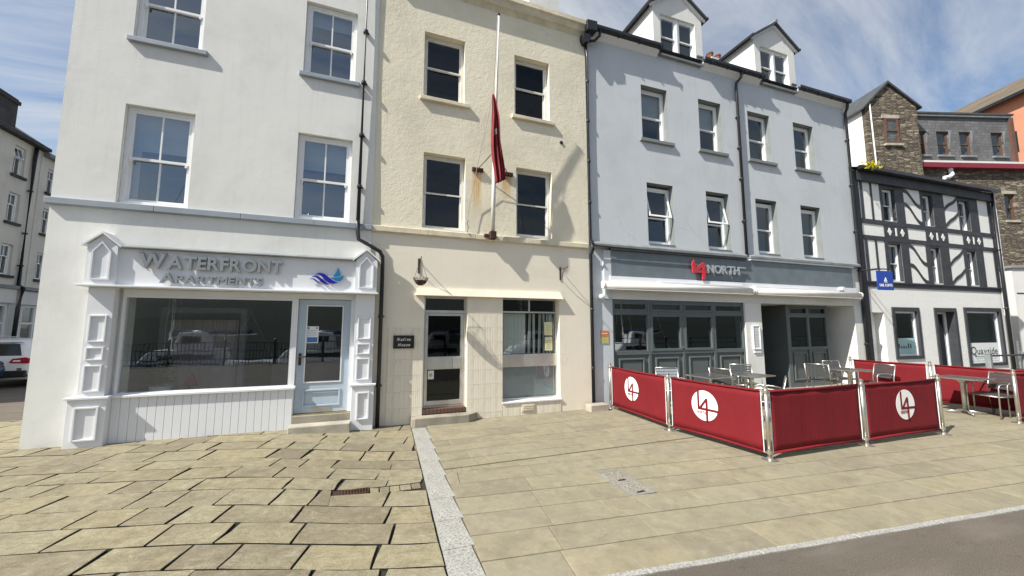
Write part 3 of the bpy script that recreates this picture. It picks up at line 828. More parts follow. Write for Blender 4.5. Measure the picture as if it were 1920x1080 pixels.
# ------------------------------------------------------------------ white apartment building
def hip_roof(parent, x0, x1, y0, y1, z, rise, mat='slate_roof'):
    ym = (y0 + y1) / 2
    m = MB()
    m.prism_x([(y0, z), (y1, z), (ym, z + rise)], x0, x1)
    return m.build('roof', mat, parent)
def shell(parent, mat, x0, x1, y0, y1, z0, z1):
    for xa, xb in ((x0, x0 + .25), (x1 - .25, x1)):
        MB().box(xa + .001, xb - .001, y0, y1, z0, z1 - .01).build('side_wall', mat, parent)
    MB().box(x0 + .25, x1 - .25, y1 - .25, y1, z0, z1 - .01).build('back_wall', mat, parent)
def white_building():
    B = thing('apartment_building', 'tall white rendered building with white panelled shopfront and blue grey door', 'building')
    ops = [(-3.70, -2.80, 3.61, 5.22), (-1.29, -.39, 3.61, 5.19), (-3.70, -2.79, 6.34, 7.80), (-1.275, -.395, 6.34, 7.77), (-3.46, -.215, -.3, 2.30),
           (-3.70, -2.79, 8.85, 10.1), (-1.275, -.395, 8.85, 10.1)]
    wall(B, 'white_render', -4.43, 0.0, -.3, 10.9, .3, ops)
    shell(B, 'white_render', -4.43, 0.0, .3, 8, -.5, 10.9)
    hip_roof(B, -4.6, .1, -.25, 8.2, 10.9, 3)
    for i, (a, b, c, d) in enumerate([o for o in ops if o[2] > 3]):
        sash(B, a + .004, b - .004, c + .015, d - .004, .075, 'white_upvc', 1, .47, .055, .04, 'bright_glass', (.42, .38, 0, .22, 0, 0)[i], 'blind_white', True, side=(.14, 0, .0, 0, 0, 0)[i])
        if c > 4: sill(B, a - .055, b + .09, c - .08, c, -.06, .07, 'grey_sill_paint')
    for (a, b) in ((-4.47, -3.2), (-3.2, -2.05), (-2.05, -.95), (-.95, .01)):
        MB().prism_x([(-.062, 3.505), (.01, 3.49), (.01, 3.615), (-.062, 3.60)], a + .002, b - .002).build('string_course', 'grey_sill_paint', B, bevel=.006)
    # shopfront
    S = MB().box(-3.46, -.215, -.06, .15, 2.192, 2.28).build('shopfront', 'white_paint', B)
    def pil(x0, x1, right):
        p0, p1 = (x0 - .08, x1 + .05) if not right else (x0 - .01, x1 + .035)
        m = MB().box(x0, x1, -.165, .02, .70, 2.285).build('pilaster', 'white_paint', B, bevel=.004)
        MB().box(p0, p1, -.195, .02, -.2, .685).build('plinth', 'white_paint', m, bevel=.005)
        MB().box(p0 - .03, p1 + .03, -.225, .02, .688, .722).build('ledge', 'white_paint', m, bevel=.006)
        xm = (x0 + x1) / 2
        for z0, z1 in ((1.49, 1.88), (1.23, 1.42), (.785, 1.165)):
            MB().frame(x0 + .05, x1 - .05, z0, z1, .022, -.188, -.163).build('moulding', 'white_paint', m, bevel=.004)
        MB().frame(p0 + .09, p1 - .07, .12, .585, .026, -.222, -.193).build('moulding', 'white_paint', m, bevel=.004)
        bx0, bx1 = x0 - .02, x1 + .02
        MB().prism([(bx0, 2.32), (bx1, 2.32), (bx1, 2.885), (xm, 3.06), (bx0, 2.885)], -.245, .02).build('pediment', 'white_paint', m)
        fr = MB()
        i0, i1, zt = bx0 + .06, bx1 - .06, 2.80
        fr.box(i0, i0 + .02, -.270, -.243, 2.39, zt); fr.box(i1 - .02, i1, -.270, -.243, 2.39, zt); fr.box(i0 + .02, i1 - .02, -.270, -.243, 2.39, 2.41)
        fr.prism([(i0, zt), (i0 + .02, zt), (xm, 2.925), (i1 - .02, zt), (i1, zt), (xm, 2.95)], -.270, -.243)
        fr.build('moulding', 'white_paint', m)
        for s in (-1, 1):
            e = bx0 - .05 if s < 0 else bx1 + .05
            MB().prism([(xm, 3.065), (xm, 3.095), (e, 2.893), (e, 2.868)] if s < 0 else [(xm, 3.095), (xm, 3.065), (e, 2.868), (e, 2.893)], -.285, .02).build('cap', 'white_paint', m)
        return m
    pil(-3.81, -3.51, False); pil(-.215, .105, True)
    MB().prism_x([(-.30, 2.29), (.0, 2.285), (.0, 2.32), (-.30, 2.318)], -3.895, .155).build('cornice', 'white_paint', B, bevel=.005)
    MB().box(-3.49, -.235, -.20, -.0, 2.322, 2.875).build('fascia_board', 'white_paint', B)
    MB().prism_x([(-.275, 2.878), (.0, 2.878), (.0, 2.965), (-.275, 2.893)], -3.475, -.25).build('fascia_cap', 'lead_grey', B)
    w = MB().frame(-3.46, -1.185, .70, 2.19, .035, -.055, .03)
    w.box(-1.185, -1.125, -.06, .06, .02, 2.19); w.box(-.29, -.216, -.06, .06, .24, 2.19)
    W = w.build('shop_window', 'white_paint', B)
    pane(W, -3.425, -1.22, .735, 2.155, -.01, 'shop_glass')
    MB().prism_x([(-.125, .675), (.0, .675), (.0, .735), (-.125, .71)], -3.505, -1.10).build('sill', 'white_paint', W, bevel=.005)
    n = 22; bw = (3.46 - 1.13) / n
    for k in range(n):
        b = MB().prism([(0, 0), (bw - .003, 0), (bw - .003, .675), (0, .675)], -.012, .012).build('board', 'white_paint', S, bevel=.004)
        b.location = (-3.458 + bw * k, -.072, .0)
    MB().box(-3.46, -1.12, -.055, -.03, -.2, .674).build('board_backing', 'white_paint', S)
    # door
    D = MB()
    D.box(-1.12, -.995, 0, .045, .255, 2.185); D.box(-.415, -.292, 0, .045, .255, 2.185); D.box(-.995, -.415, 0, .045, 2.085, 2.185); D.box(-.995, -.415, 0, .045, .255, .36); D.box(-.995, -.415, 0, .045, .64, .76)
    D.box(-.995, -.415, .014, .03, .36, .64)
    D = D.build('door', 'door_blue', B, bevel=.003)
    pane(D, -.995, -.415, .76, 2.085, .02, 'shop_glass')
    MB().frame(-1.0, -.41, .755, 2.09, .02, -.012, .0).build('glazing_bead', 'white_paint', D)
    MB().frame(-1.0, -.41, .355, .645, .03, -.014, -.001).build('panel_moulding', 'door_blue', D, bevel=.006)
    MB().box(-.85, -.56, -.013, -.001, .29, .345).build('letter_plate', 'steel', D, bevel=.004)
    MB().box(-1.085, -1.045, -.012, -.001, 1.06, 1.26).build('handle_plate', 'rusty_iron', D)
    MB().tube([(-1.065, -.01, 1.20), (-1.065, -.05, 1.20), (-.96, -.055, 1.205)], .010, 8).build('handle', 'rusty_iron', D, True)
    notice = MB().box(-.985, -.80, .012, .014, 1.43, 1.72).build('notice', 'paper_white', D)
    MB().box(-.972, -.815, .0095, .0115, 1.445, 1.53).build('notice_print', 'paper_blue', notice)
    for xx in (-.972, -.845): MB().box(xx, xx + .03, .0095, .0115, 1.68, 1.70).build('notice_print', 'print_dark', notice)
    for k in range(4): MB().box(-.955, -.835, .0095, .0115, 1.56 + k * .028, 1.566 + k * .028).build('notice_print', 'paper_aqua', notice)
    MB().box(-1.125, -.22, -.11, .10, -.2, .235).build('upper_step', 'concrete', B, bevel=.012)
    MB().box(-1.12, -.225, -.085, .06, .236, .25).build('threshold', 'brass', B)
    MB().box(-1.135, -.218, -.36, -.112, -.2, .115).build('lower_step', 'step_stone', B, bevel=.015)
    # the room behind the shop window
    rm = MB().room(-4.1, -.26, .19, 5.0, .0, 2.42).build('shop_interior', 'room_wall', B, fix=False)
    MB().box(-4.1, -.26, .19, 5.0, 2.423, 2.46).build('ceiling', 'room_ceiling', rm)
    MB().quad((-4.09, .2, 2.41), (-.27, .2, 2.41), (-.27, 4.99, 2.41), (-4.09, 4.99, 2.41)).build('ceiling_face', 'room_ceiling', rm, fix=False)
    MB().box(-3.6, -2.45, 1.75, 1.80, .02, 1.85).build('curtain', 'curtain_pink', rm)
    for k in range(7): MB().tube([(-3.52 + k * .17, 1.745, .02), (-3.52 + k * .17, 1.745, 1.85)], .03, 6).build('curtain_fold', 'curtain_pink', rm)
    MB().frame(-3.66, -2.28, .0, 2.08, .10, 1.60, 1.74).build('door_frame', 'blind_white', rm)
    MB().box(-2.1, -.5, 3.2, 3.9, .02, .95).build('counter', 'curtain_pink', rm)
    return B
white_building()
def waterfront_sign():
    s = thing('shop_sign', 'raised pale grey letters reading WATERFRONT APARTMENTS on white fascia board', 'sign', (0, -.20, 0))
    lettering(s, 'WATERFRONT', -3.24, -1.36, 2.594, .19, -.022, .035, 'letter_grey', 0, .030, big_first=1.16, gap=.05)
    lettering(s, 'APARTMENTS', -2.97, -1.63, 2.376, .118, -.022, .035, 'letter_grey', 0, .026, big_first=1.25, gap=.06)
    for w in s.children: pass
    l = thing('sail_logo', 'navy wave and teal sail emblem on white fascia board', 'logo', (0, -.20, 0))
    X = lambda u: -.955 + (u - 175) / (1330 - 175) * .535
    Zf = lambda v: 2.735 - (v - 195) / (790 - 195) * .305
    def blade(top, bot, mat):
        MB().prism([(X(a), Zf(b)) for a, b in top] + [(X(a), Zf(b)) for a, b in reversed(bot)], -.034, -.022).build('wave' if 'navy' in mat else 'sail', mat, l)
    blade([(355, 450), (420, 415), (500, 395), (590, 400), (670, 430), (760, 490), (860, 560), (960, 625), (1060, 675), (1155, 682)], [(355, 455), (420, 440), (480, 450), (560, 500), (640, 580), (720, 650), (800, 705), (880, 735), (980, 742), (1090, 715)], 'logo_navy')
    blade([(240, 540), (300, 505), (370, 490), (440, 500), (520, 545), (600, 605), (680, 670), (760, 730), (860, 775)], [(240, 545), (310, 535), (380, 550), (440, 590), (500, 640), (580, 705), (660, 755), (740, 775), (840, 782)], 'logo_navy')
    blade([(175, 622), (240, 590), (310, 590), (380, 625), (450, 680), (540, 745)], [(175, 626), (250, 612), (310, 630), (360, 670), (420, 715), (500, 745)], 'logo_navy')
    blade([(1110, 190), (1150, 260), (1195, 370), (1190, 490), (1080, 512)], [(1105, 195), (1085, 290), (1040, 380), (950, 500), (1000, 515)], 'logo_teal')
    blade([(830, 508), (960, 530), (1080, 525), (1200, 505), (1330, 440)], [(832, 512), (930, 585), (1060, 660), (1190, 655), (1280, 580)], 'logo_teal')
waterfront_sign()
def downpipe(parent, pts, r=.04, clips=(), mat='black_iron', shoe=True):
    p = MB().tube(pts, r, 10).build('downpipe', mat, parent, True)
    for (x, y, z) in clips:
        MB().lathe([(r + .005, z - .03), (r + .009, z - .02), (r + .009, z + .02), (r + .005, z + .03)], x, y, 12).build('pipe_collar', mat, p)
        MB().box(x - r - .012, x + r + .026, y + r * .6, y + r + .02, z - .012, z + .012).build('pipe_bracket', mat, p)
    return p
WB = bpy.data.objects['apartment_building']
downpipe(WB, [(-.235, -.055, 10.8), (-.235, -.055, 3.66), (-.232, -.11, 3.60), (-.232, -.115, 3.42), (-.21, -.12, 3.29), (.02, -.13, 3.17), (.16, -.13, 3.09), (.215, -.10, 3.00), (.218, -.09, 2.6), (.218, -.08, -.1)],
         .036, [(-.235, -.055, 7.4), (-.235, -.055, 6.35), (-.235, -.055, 5.3), (-.235, -.055, 4.3), (.218, -.086, 1.90), (.218, -.082, .66)])

# ------------------------------------------------------------------ cream building
def cream_building():
    B = thing('cream_building', 'cream rough rendered building with flagpole and glazed office door', 'building', (0, .02, 0))
    up = [(.89, 1.74, 6.37, 7.80), (2.87, 3.73, 6.37, 7.80), (.925, 1.78, 3.655, 5.20), (2.91, 3.765, 3.655, 5.18)]
    wall(B, 'cream_render', .001, 4.70, 3.56, 9.0, .28, up)
    wall(B, 'cream_smooth', .001, 4.70, -.35, 3.56, .28, [(1.01, 1.86, -.4, 2.31), (2.61, 3.92, .19, 2.33)], y=.004)
    shell(B, 'cream_render', .001, 4.70, .29, 8, -.5, 9.0)
    hip_roof(B, .01, 4.69, .05, 8.2, 9.03, 2.6)
    m = MB().prism_x([(.0, 8.70), (-.05, 8.78), (-.10, 8.80), (-.13, 8.90), (-.175, 8.93), (-.175, 9.03), (.28, 9.06), (.28, 8.70)], .003, 4.72).build('cornice', 'cream_sill', B)
    ch = MB().box(3.75, 4.66, 1.2, 1.9, 9.3, 11.6).build('chimney', 'white_render', B)
    for k, (a, b, c, d) in enumerate(up):
        sash(B, a + .004, b - .004, c + .012, d - .004, .13 if c > 5 else .12, 'white_timber', 0, .52 if c > 5 else .49, .05, .035 if c > 5 else .028, 'clean_glass' if k in (1,) else 'old_glass', (0.0, 0, .0, 0)[k], 'blind_white', horn=False)
        if c > 5: sill(B, a - .07, b + .10, c - .085, c - .005, -.065, .12, 'cream_sill')
    for a, b in ((.004, 1.05), (1.05, 2.0), (2.0, 3.1), (3.1, 4.66)):
        MB().prism_x([(-.06, 3.50), (.0, 3.49), (.0, 3.62), (-.06, 3.60)], a + .002, b - .002).build('string_course', 'cream_sill', B, bevel=.006)
    MB().prism([(.835, 2.315), (3.985, 2.315), (3.93, 2.46), (.89, 2.46)], -.085, .002).build('lintel', 'cream_smooth', B)
    o = [c for c in B.children if c.name.startswith('lintel')][0].data
    for v in o.vertices:
        if v.co.z > 2.4 and v.co.y < -.05: v.co.y = -.035
    # ribbed tiles
    def tiles(x0, x1, z0, z1, nx, nz, y=-.008):
        w, h = (x1 - x0) / nx, (z1 - z0) / nz
        me = MB().box(.0006, w - .0006, 0, .010, .0014, h - .0014).mesh('tile')
        for i in range(nx):
            for j in range(nz):
                t = obj('tile', me, 'ribbed_tile', B); t.location = (x0 + w * i, y, z0 + h * j)
    tiles(1.865, 2.605, .02, 1.98, 3, 7); tiles(.36, 1.005, -.08, 1.70, 2, 6); tiles(2.61, 3.92, -.18, .185, 5, 1)
    tiles(1.865, 2.605, -.26, .018, 3, 1)
    # office door
    y = .13
    fr = MB().frame(1.012, 1.858, .16, 2.306, .035, y, y + .06)
    fr.box(1.047, 1.823, y, y + .06, 1.985, 2.04)
    D = fr.build('door_frame', 'aluminium', B)
    pane(D, 1.047, 1.823, 2.04, 2.27, y + .03, 'dark_glass', name='fanlight')
    leaf = MB()
    leaf.box(1.052, 1.108, y + .004, y + .05, .20, 1.98); leaf.box(1.755, 1.818, y + .004, y + .05, .20, 1.98)
    for a, b in ((.20, .29), (.885, 1.13), (1.93, 1.98)): leaf.box(1.108, 1.755, y + .004, y + .05, a, b)
    leaf = leaf.build('door', 'aluminium', B, bevel=.004)
    pane(leaf, 1.108, 1.755, 1.13, 1.93, y + .03, 'old_glass'); pane(leaf, 1.108, 1.755, .29, .885, y + .03, 'old_glass')
    MB().box(1.10, 1.59, y - .012, y + .003, .90, 1.115).build('push_plate', 'aluminium', leaf, bevel=.004)
    MB().box(1.60, 1.80, y - .022, y + .003, .905, 1.11).build('lock_box', 'aluminium', leaf, bevel=.004)
    MB().box(1.26, 1.52, y - .006, y + .003, .205, .285).build('letter_plate', 'steel', leaf, bevel=.003)
    MB().box(1.80, 1.812, y - .03, y - .01, 1.35, 1.42).build('handle', 'steel', leaf)
    MB().box(1.125, 1.24, y + .018, y + .022, .70, .865).build('sticker', 'paper_white', leaf)
    MB().lathe([(.035, 0), (.035, .002)], 0, 0, 14).build('sticker_print', 'paper_olive', leaf).matrix_basis = Matrix.Translation((1.18, y + .016, .78)) @ Matrix.Rotation(R(90), 4, 'X')
    room(B, 1.02, 1.85, .285, .1, 2.4, 3.0)
    MB().box(1.02, 1.85, .05, .24, .03, .075).build('threshold', 'concrete', B)
    for k in range(12):
        b = MB().box(0, .064, -.004, .12, 0, .085).build('brick', 'brown_frame', B, bevel=.004) if k == 0 else obj('brick', bpy.data.objects['brick'].data, None, B, bevel=.004)
        b.location = (1.015 + k * .0702, .0, .075)
    st = MB().poly([(.80, -.01, .065), (.80, -.22, .065), (.86, -.25, .065), (1.85, -.25, .065), (2.06, -.09, .065), (2.06, -.01, .065)])
    st.v += [(x_, y_, -.3) for x_, y_, _ in st.v[:6]]
    for k in range(6): st.f.append((k, 6 + k, 6 + (k + 1) % 6, (k + 1) % 6))
    st.build('doorstep', 'concrete', B, bevel=.012)
    # office window
    y = .14
    W = MB().frame(2.612, 3.918, .205, 2.322, .032, y, y + .06)
    W.box(2.644, 3.886, y, y + .06, 2.01, 2.045); W.box(3.245, 3.28, y + .001, y + .059, 2.045, 2.29); W.box(2.644, 3.886, y - .012, y + .06, .875, 1.135)
    W = W.build('office_window', 'aluminium', B, bevel=.003)
    pane(W, 2.644, 3.245, 2.045, 2.29, y + .03); pane(W, 3.28, 3.886, 2.045, 2.29, y + .03)
    pane(W, 2.644, 3.886, 1.135, 2.01, y + .03, 'glass'); pane(W, 2.644, 3.886, .237, .875, y + .03, 'glass')
    MB().prism_x([(-.03, .165), (y, .165), (y, .205), (-.03, .19)], 2.60, 3.94).build('window_sill', 'white_paint', B)
    room(B, 2.65, 3.9, .285, .2, 2.35, 2.5)
    me = MB().box(-.047, .047, -.001, .001, 1.14, 2.0).mesh('blind_slat')
    for k in range(15):
        x = 2.69 + k * .081
        if k in (8, 11): continue
        s = obj('blind_slat', me, 'blind_cream', W); s.location = (x, y + .12, 0); s.rotation_euler = (0, R(0 if k not in (7, 10) else 3), R(rnd.uniform(4, 14) if k < 7 else rnd.uniform(5, 38)))
    MB().box(2.65, 3.88, y + .06, y + .065, .24, .87).build('frosted_film', 'blind_white', W)
    for z in (1.20, 1.53):
        p = MB().box(3.64 + (z - 1.2) * -.04, 3.82, y + .022, y + .026, z, z + .29).build('poster', 'paper_yellow', W)
        for k in range(5): MB().box(3.67, 3.79, y + .0185, y + .0205, z + .05 + k * .04, z + .058 + k * .04).build('poster_print', 'paper_olive', p)
    v = MB().box(3.02, 3.31, -.022, -.009, -.02, .135).build('air_brick', 'cream_sill', B, bevel=.005)
    for k in range(3): MB().box(3.05, 3.28, -.030, -.0215, .005 + k * .04, .028 + k * .04).build('louvre', 'cream_sill', v)
    MB().box(4.49, 4.93, -.30, -.06, -.2, .055).build('pipe_block', 'step_stone', B, bevel=.012)
    p = downpipe(B, [(4.70, -.03, 8.55), (4.742, -.005, 8.2), (4.742, -.005, 3.72), (4.742, -.11, 3.60), (4.742, -.115, 3.48), (4.742, -.01, 3.36), (4.742, -.005, .06)], .034,
                 [(4.742, -.005, z) for z in (7.6, 6.6, 5.6, 4.6, 2.1, .8)])
    MB().prism([(4.56, 8.60), (4.61, 8.48), (4.71, 8.48), (4.77, 8.60), (4.77, 8.70), (4.56, 8.70)], -.18, .0).build('hopper', 'black_iron', p, bevel=.005)
    MB().prism([(4.64, 8.76), (4.92, 8.80), (4.92, 9.04), (4.64, 9.02)], -.24, -.005).build('hopper', 'black_iron', p, bevel=.01)
    MB().tube([(4.02, -.02, 5.93), (4.02, .02, 5.93)], .04, 10).build('wall_hole', 'sign_black', B)
    return B
cream_building()
def flagpole():
    f = thing('flagpole', 'white wall mounted flagpole with rusty brackets on cream facade', 'flagpole')
    b, m, t = Vector((2.335, -.13, 3.60)), Vector((2.315, -.29, 5.36)), Vector((2.305, -.56, 8.10))
    MB().tube([b, m], .042, 12).build('lower_pole', 'white_timber', f, True)
    MB().tube([m, t], [.034, .022], 12).build('upper_pole', 'white_timber', f, True)
    MB().tube([m + Vector((0, 0, -.07)), m + Vector((0, -.005, .05))], .052, 12).build('collar', 'rusty_iron', f, True)
    MB().tube([t, t + Vector((0, -.006, .05))], [.030, .022], 10).build('pole_cap', 'rusty_iron', f, True)
    MB().box(2.27, 2.40, -.19, -.05, 3.50, 3.66).build('foot_bracket', 'rusty_iron', f, bevel=.01)
    MB().box(2.17, 2.27, -.11, .02, 3.55, 3.61).build('foot_bracket', 'rust', f, bevel=.01)
    for x in (2.035, 2.70):
        MB().box(x - .12, x + .12, -.035, .018, 4.935, 5.02).build('stay_bracket', 'rust', f, bevel=.01)
        for dx in (-.08, 0, .08): MB().tube([(x + dx, -.05, 4.98), (x + dx, .0, 4.98)], .014, 8).build('bolt', 'rust', f)
        MB().tube([(x, -.03, 4.99), tuple(m + Vector((0, 0, -.05)))], .008, 6).build('stay', 'rusty_iron', f)
    hal = [tuple(t + Vector((-.035, -.01, -.02))), (2.255, -.49, 7.2), (2.215, -.46, 6.42), (2.11, -.35, 5.75), (1.99, -.14, 5.0), (1.88, -.05, 4.3), (1.82, -.045, 3.86), (1.83, -.05, 3.70)]
    MB().tube(hal, .0055, 5).build('halyard', 'rope', f)
    MB().tube([(1.82, -.05, 3.62), (1.84, -.055, 3.72), (1.81, -.05, 3.80), (1.835, -.05, 3.87)], .016, 6).build('rope_knot', 'rope', f)
flagpole()
def flag():
    m = MB(); nu, nv = 18, 30
    rows = []
    for j in range(nv + 1):
        t = j / nv
        z = 6.42 - 1.78 * t
        cx = 2.215 + .09 * (1 - (1 - t) ** 2) + .10 * t ** 1.5 + .015 * math.sin(t * 8)
        w = .012 + .17 * math.sin(math.pi * min(1, t * .72 + .02)) ** .8
        r = []
        for i in range(nu + 1):
            s = i / nu
            fold = (math.sin(s * 6.4 * math.pi + t * 2.6) * .05 + math.sin(s * 11 + t * 7) * .012) * min(1, t * 3 + .1)
            r.append((cx + (s - .5) * w * 1.25 + math.sin(s * 9 + t * 4) * .008, -.47 + .10 * t + fold, z + (s - .5) * .10 * t))
        rows.append(r)
    for j in range(nv):
        for i in range(nu): m.quad(rows[j][i], rows[j][i + 1], rows[j + 1][i + 1], rows[j + 1][i])
    o = m.build('flag', None, None, True, fix=False)
    bm = bmesh.new(); bm.from_mesh(o.data); bmesh.ops.remove_doubles(bm, verts=bm.verts, dist=.0001); bm.to_mesh(o.data); bm.free()
    for k in ('flag_cloth', 'print_white', 'lead_grey', 'paper_yellow'): o.data.materials.append(MAT[k])
    for p in o.data.polygons:
        p.use_smooth = True
        c = p.center
        if abs(c.z - 5.66) < .07 and 2.265 < c.x < 2.33: p.material_index = (1, 3, 2, 0)[int(c.x * 137 + c.z * 61) % 4]
    o.modifiers.new('solid', 'SOLIDIFY').thickness = .003
    tag(o, 'limp red flag with pale emblem hanging from wall mounted flagpole', 'flag')
flag()
def bracket(x, label):
    b = thing('basket_bracket', label, 'bracket', (x, .02, 0), 0, None)
    MB().box(-.018, .018, -.012, .0, 2.74, 3.03).build('back_plate', 'rusty_iron', b, bevel=.003)
    MB().tube([(0, -.01, 2.98), (0, -.34, 2.98), (0, -.36, 3.01)], .008, 6).build('arm', 'rusty_iron', b)
    MB().tube([(0, -.01, 2.78), (0, -.10, 2.82), (0, -.20, 2.95), (0, -.24, 2.98)], .007, 6).build('scroll', 'rusty_iron', b)
bracket(.885, 'rusty iron basket bracket above office door holding a wire basket')
bracket(3.95, 'empty rusty iron basket bracket above office window')
def basket():
    k = thing('hanging_basket', 'empty dark wire hanging basket above the office door', 'hanging basket', (.885, -.31, 2.48))
    prof = [(.045, .0), (.085, .03), (.115, .075), (.135, .13)]
    for i in range(14):
        a = 2 * math.pi * i / 14
        MB().tube([(r * math.cos(a), r * math.sin(a), z) for r, z in prof], .004, 5).build('wire', 'wicker', k)
    for r, z in prof + [(.125, .10), (.10, .05)]:
        MB().tube([(r * math.cos(2 * math.pi * i / 18), r * math.sin(2 * math.pi * i / 18), z) for i in range(19)], .0045, 5, False).build('hoop', 'wicker', k)
    MB().lathe([(.035, .006), (.075, .035), (.10, .08), (.105, .085), (.06, .07), (.02, .05)], 0, 0, 14).build('liner', 'wicker', k, True)
    for i in range(3):
        a = 2 * math.pi * i / 3 + .4
        MB().tube([(.135 * math.cos(a), .135 * math.sin(a), .13), (0, 0, .50)], .003, 5).build('chain', 'rusty_iron', k)
basket()
def nadine():
    s = thing('name_plaque', 'black name plaque with white script lettering on cream wall beside the door', 'sign', (0, .004, 0))
    MB().box(.455, .830, -.022, .008, 1.312, 1.552).build('board', 'sign_black', s, bevel=.004)
    lettering(s, 'Nadine', .515, .765, 1.452, .055, -.022, .004, 'print_white', .35, .012, False, 'lettering', gap=.14)
    lettering(s, 'House', .535, .755, 1.352, .055, -.022, .004, 'print_white', .35, .012, False, 'lettering', gap=.14)
nadine()

# ------------------------------------------------------------------ grey restaurant building
GO = (4.72, .065, 0); GR = R(-1.3)
def grey_building():
    B = thing('restaurant_building', 'pale blue grey rendered building with two dormers and dark slate shopfront', 'building', GO, GR)
    U = [(1.62, 2.44), (3.49, 4.29), (5.29, 6.16), (7.15, 8.03)]
    Lw = [(1.69, 2.50), (3.59, 4.39), (5.38, 6.21), (7.20, 8.05)]
    ops = [(a, b, 6.46, 7.91) for a, b in U] + [(a, b, 3.76, 5.32) for a, b in Lw]
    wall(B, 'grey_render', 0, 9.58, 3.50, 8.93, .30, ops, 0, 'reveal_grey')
    shell(B, 'grey_render', 0, 9.58, .3, 8, -.5, 8.93)
    for k, (a, b, c, d) in enumerate(ops):
        up = k < 4
        sash(B, a + .004, b - .004, c + .02, d - .07 if not up else d - .02, .15, 'white_upvc', 0, .47, .055, .042, 'glass', (.52, .50, 0, 0, 0, 0, .0, .0)[k], 'blind_white', horn=False, open_top=(k in (4, 5)), side=(0, 0, .0, .3, 0, 0, .45, .4)[k])
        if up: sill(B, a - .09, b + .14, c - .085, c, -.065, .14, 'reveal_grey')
        else: MB().prism_x([(-.02, c - .012), (.15, c - .012), (.15, c + .02), (-.02, c)], a + .002, b - .002).build('window_sill', 'lead_grey', B)
    # main roof
    roof = MB().prism_x([(-.12, 8.97), (4.1, 12.3), (8.2, 8.97)], .0, 9.60).build('roof', 'slate_roof', B)
    # eaves, gutters
    for a, b in ((.05, 2.16), (3.62, 5.80), (7.32, 9.62)):
        MB().prism_x([(.0, 8.78), (-.03, 8.80), (-.075, 8.86), (-.14, 8.90), (-.14, 8.965), (.0, 8.965)], a, b).build('eaves_cove', 'white_paint', B)
        g = MB().prism_x([(-.14, 8.90), (-.21, 8.905), (-.235, 8.94), (-.235, 9.01), (-.215, 9.01), (-.20, 8.94), (-.15, 8.935), (-.141, 9.01)], a - .02, b + .03).build('gutter', 'black_iron', B)
        x = a + .2
        while x < b: MB().box(x, x + .03, -.245, -.10, 8.89, 8.93).build('gutter_bracket', 'black_iron', g); x += .62
    def dormer(x0, x1, wx0, wx1):
        zb, ze, za = 8.87, 10.36, 10.93
        xm = (x0 + x1) / 2
        m = MB()
        d = MB().box(x0, wx0, .01, .16, zb, ze - .02); d.box(wx1, x1, .01, .16, zb, ze - .02)
        d.box(wx0, wx1, .01, .16, 10.11, ze - .02); d.box(wx0, wx1, .01, .16, zb, 8.98)
        d.prism([(x0, ze - .02), (x1, ze - .02), (xm, za - .02)], .01, .16)
        D = d.build('dormer', 'white_render', B)
        for xa, xb in ((x0 + .002, x0 + .10), (x1 - .10, x1 - .002)): MB().box(xa, xb, .16, 1.9, zb, ze - .03).build('cheek', 'white_render', D)
        ov = .11; sl = (za - ze) / (xm - x0)
        for s in (-1, 1):
            e = x0 - ov if s < 0 else x1 + ov
            zz = ze - ov * sl
            pts = [(xm, za), (e, zz), (e, zz + .06), (xm, za + .07)]
            MB().prism(pts if s < 0 else pts[::-1], -.10, 2.6).build('dormer_roof', 'slate_roof', D)
            pts = [(xm, za - .002), (e + .004 * -s, zz - .002), (e - s * .02, zz - .055), (xm, za - .07)]
            MB().prism(pts if s < 0 else pts[::-1], -.045, .009).build('barge_board', 'white_paint', D)
            MB().box(min(e, e + s * .05), max(e, e + s * .05), -.11, 1.6, zz - .01, zz + .055).build('dormer_gutter', 'black_iron', D)
        MB().tube([(xm, -.13, za + .06), (xm, 2.6, za + .06)], .055, 8).build('ridge_tile', 'lead_grey', D)
        wm = (wx0 + wx1) / 2
        for a, b in ((wx0 + .003, wm - .018), (wm + .018, wx1 - .003)):
            sash(D, a, b, 8.985, 10.105, .055, 'white_upvc', 0, .46, .045, .035, 'glass', horn=False, rm=False)
        MB().box(wm - .0175, wm + .0175, .045, .15, 8.985, 10.105).build('mullion', 'white_upvc', D)
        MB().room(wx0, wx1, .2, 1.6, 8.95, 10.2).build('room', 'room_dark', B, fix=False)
        MB().box(x0 + .12, x1 - .10, -.09, .05, 8.83, 8.885).build('dormer_sill', 'lead_grey', D)
        MB().box(x1 - .24, x1 - .02, -.03, .01, 9.14, 9.18).build('lead_flashing', 'lead_grey', D)
    dormer(2.10, 3.76, 2.33, 3.51); dormer(5.76, 7.46, 5.99, 7.17)
    for cx, cy in ((4.9, 4.1), (9.0, 4.1)):
        c = MB().box(cx - .7, cx + .7, cy - .35, cy + .35, 11.5, 13.0).build('chimney', 'white_render', B)
        for k in range(3): MB().lathe([(.13, 13.0), (.12, 13.35), (.15, 13.4), (.14, 13.45)], cx - .42 + k * .42, cy, 10).build('chimney_pot', 'terracotta', c)
    # pipes
    downpipe(B, [(4.95, -.18, 8.90), (4.94, -.16, 8.75), (4.86, -.07, 8.62), (4.855, -.06, 8.5), (4.855, -.06, 3.68)], .038, [(4.855, -.06, z) for z in (7.6, 6.7, 5.8, 4.6)])
    downpipe(B, [(.34, -.19, 8.90), (.33, -.16, 8.78), (.22, -.12, 8.66), (.05, -.11, 8.60)], .034)
    downpipe(B, [(9.52, -.18, 8.9), (9.54, -.14, 8.76), (9.56, -.06, 8.62), (9.56, -.06, 3.0), (9.56, -.06, -.1)], .042, [(9.56, -.06, z) for z in (7.7, 6.2, 4.7, 1.2)])
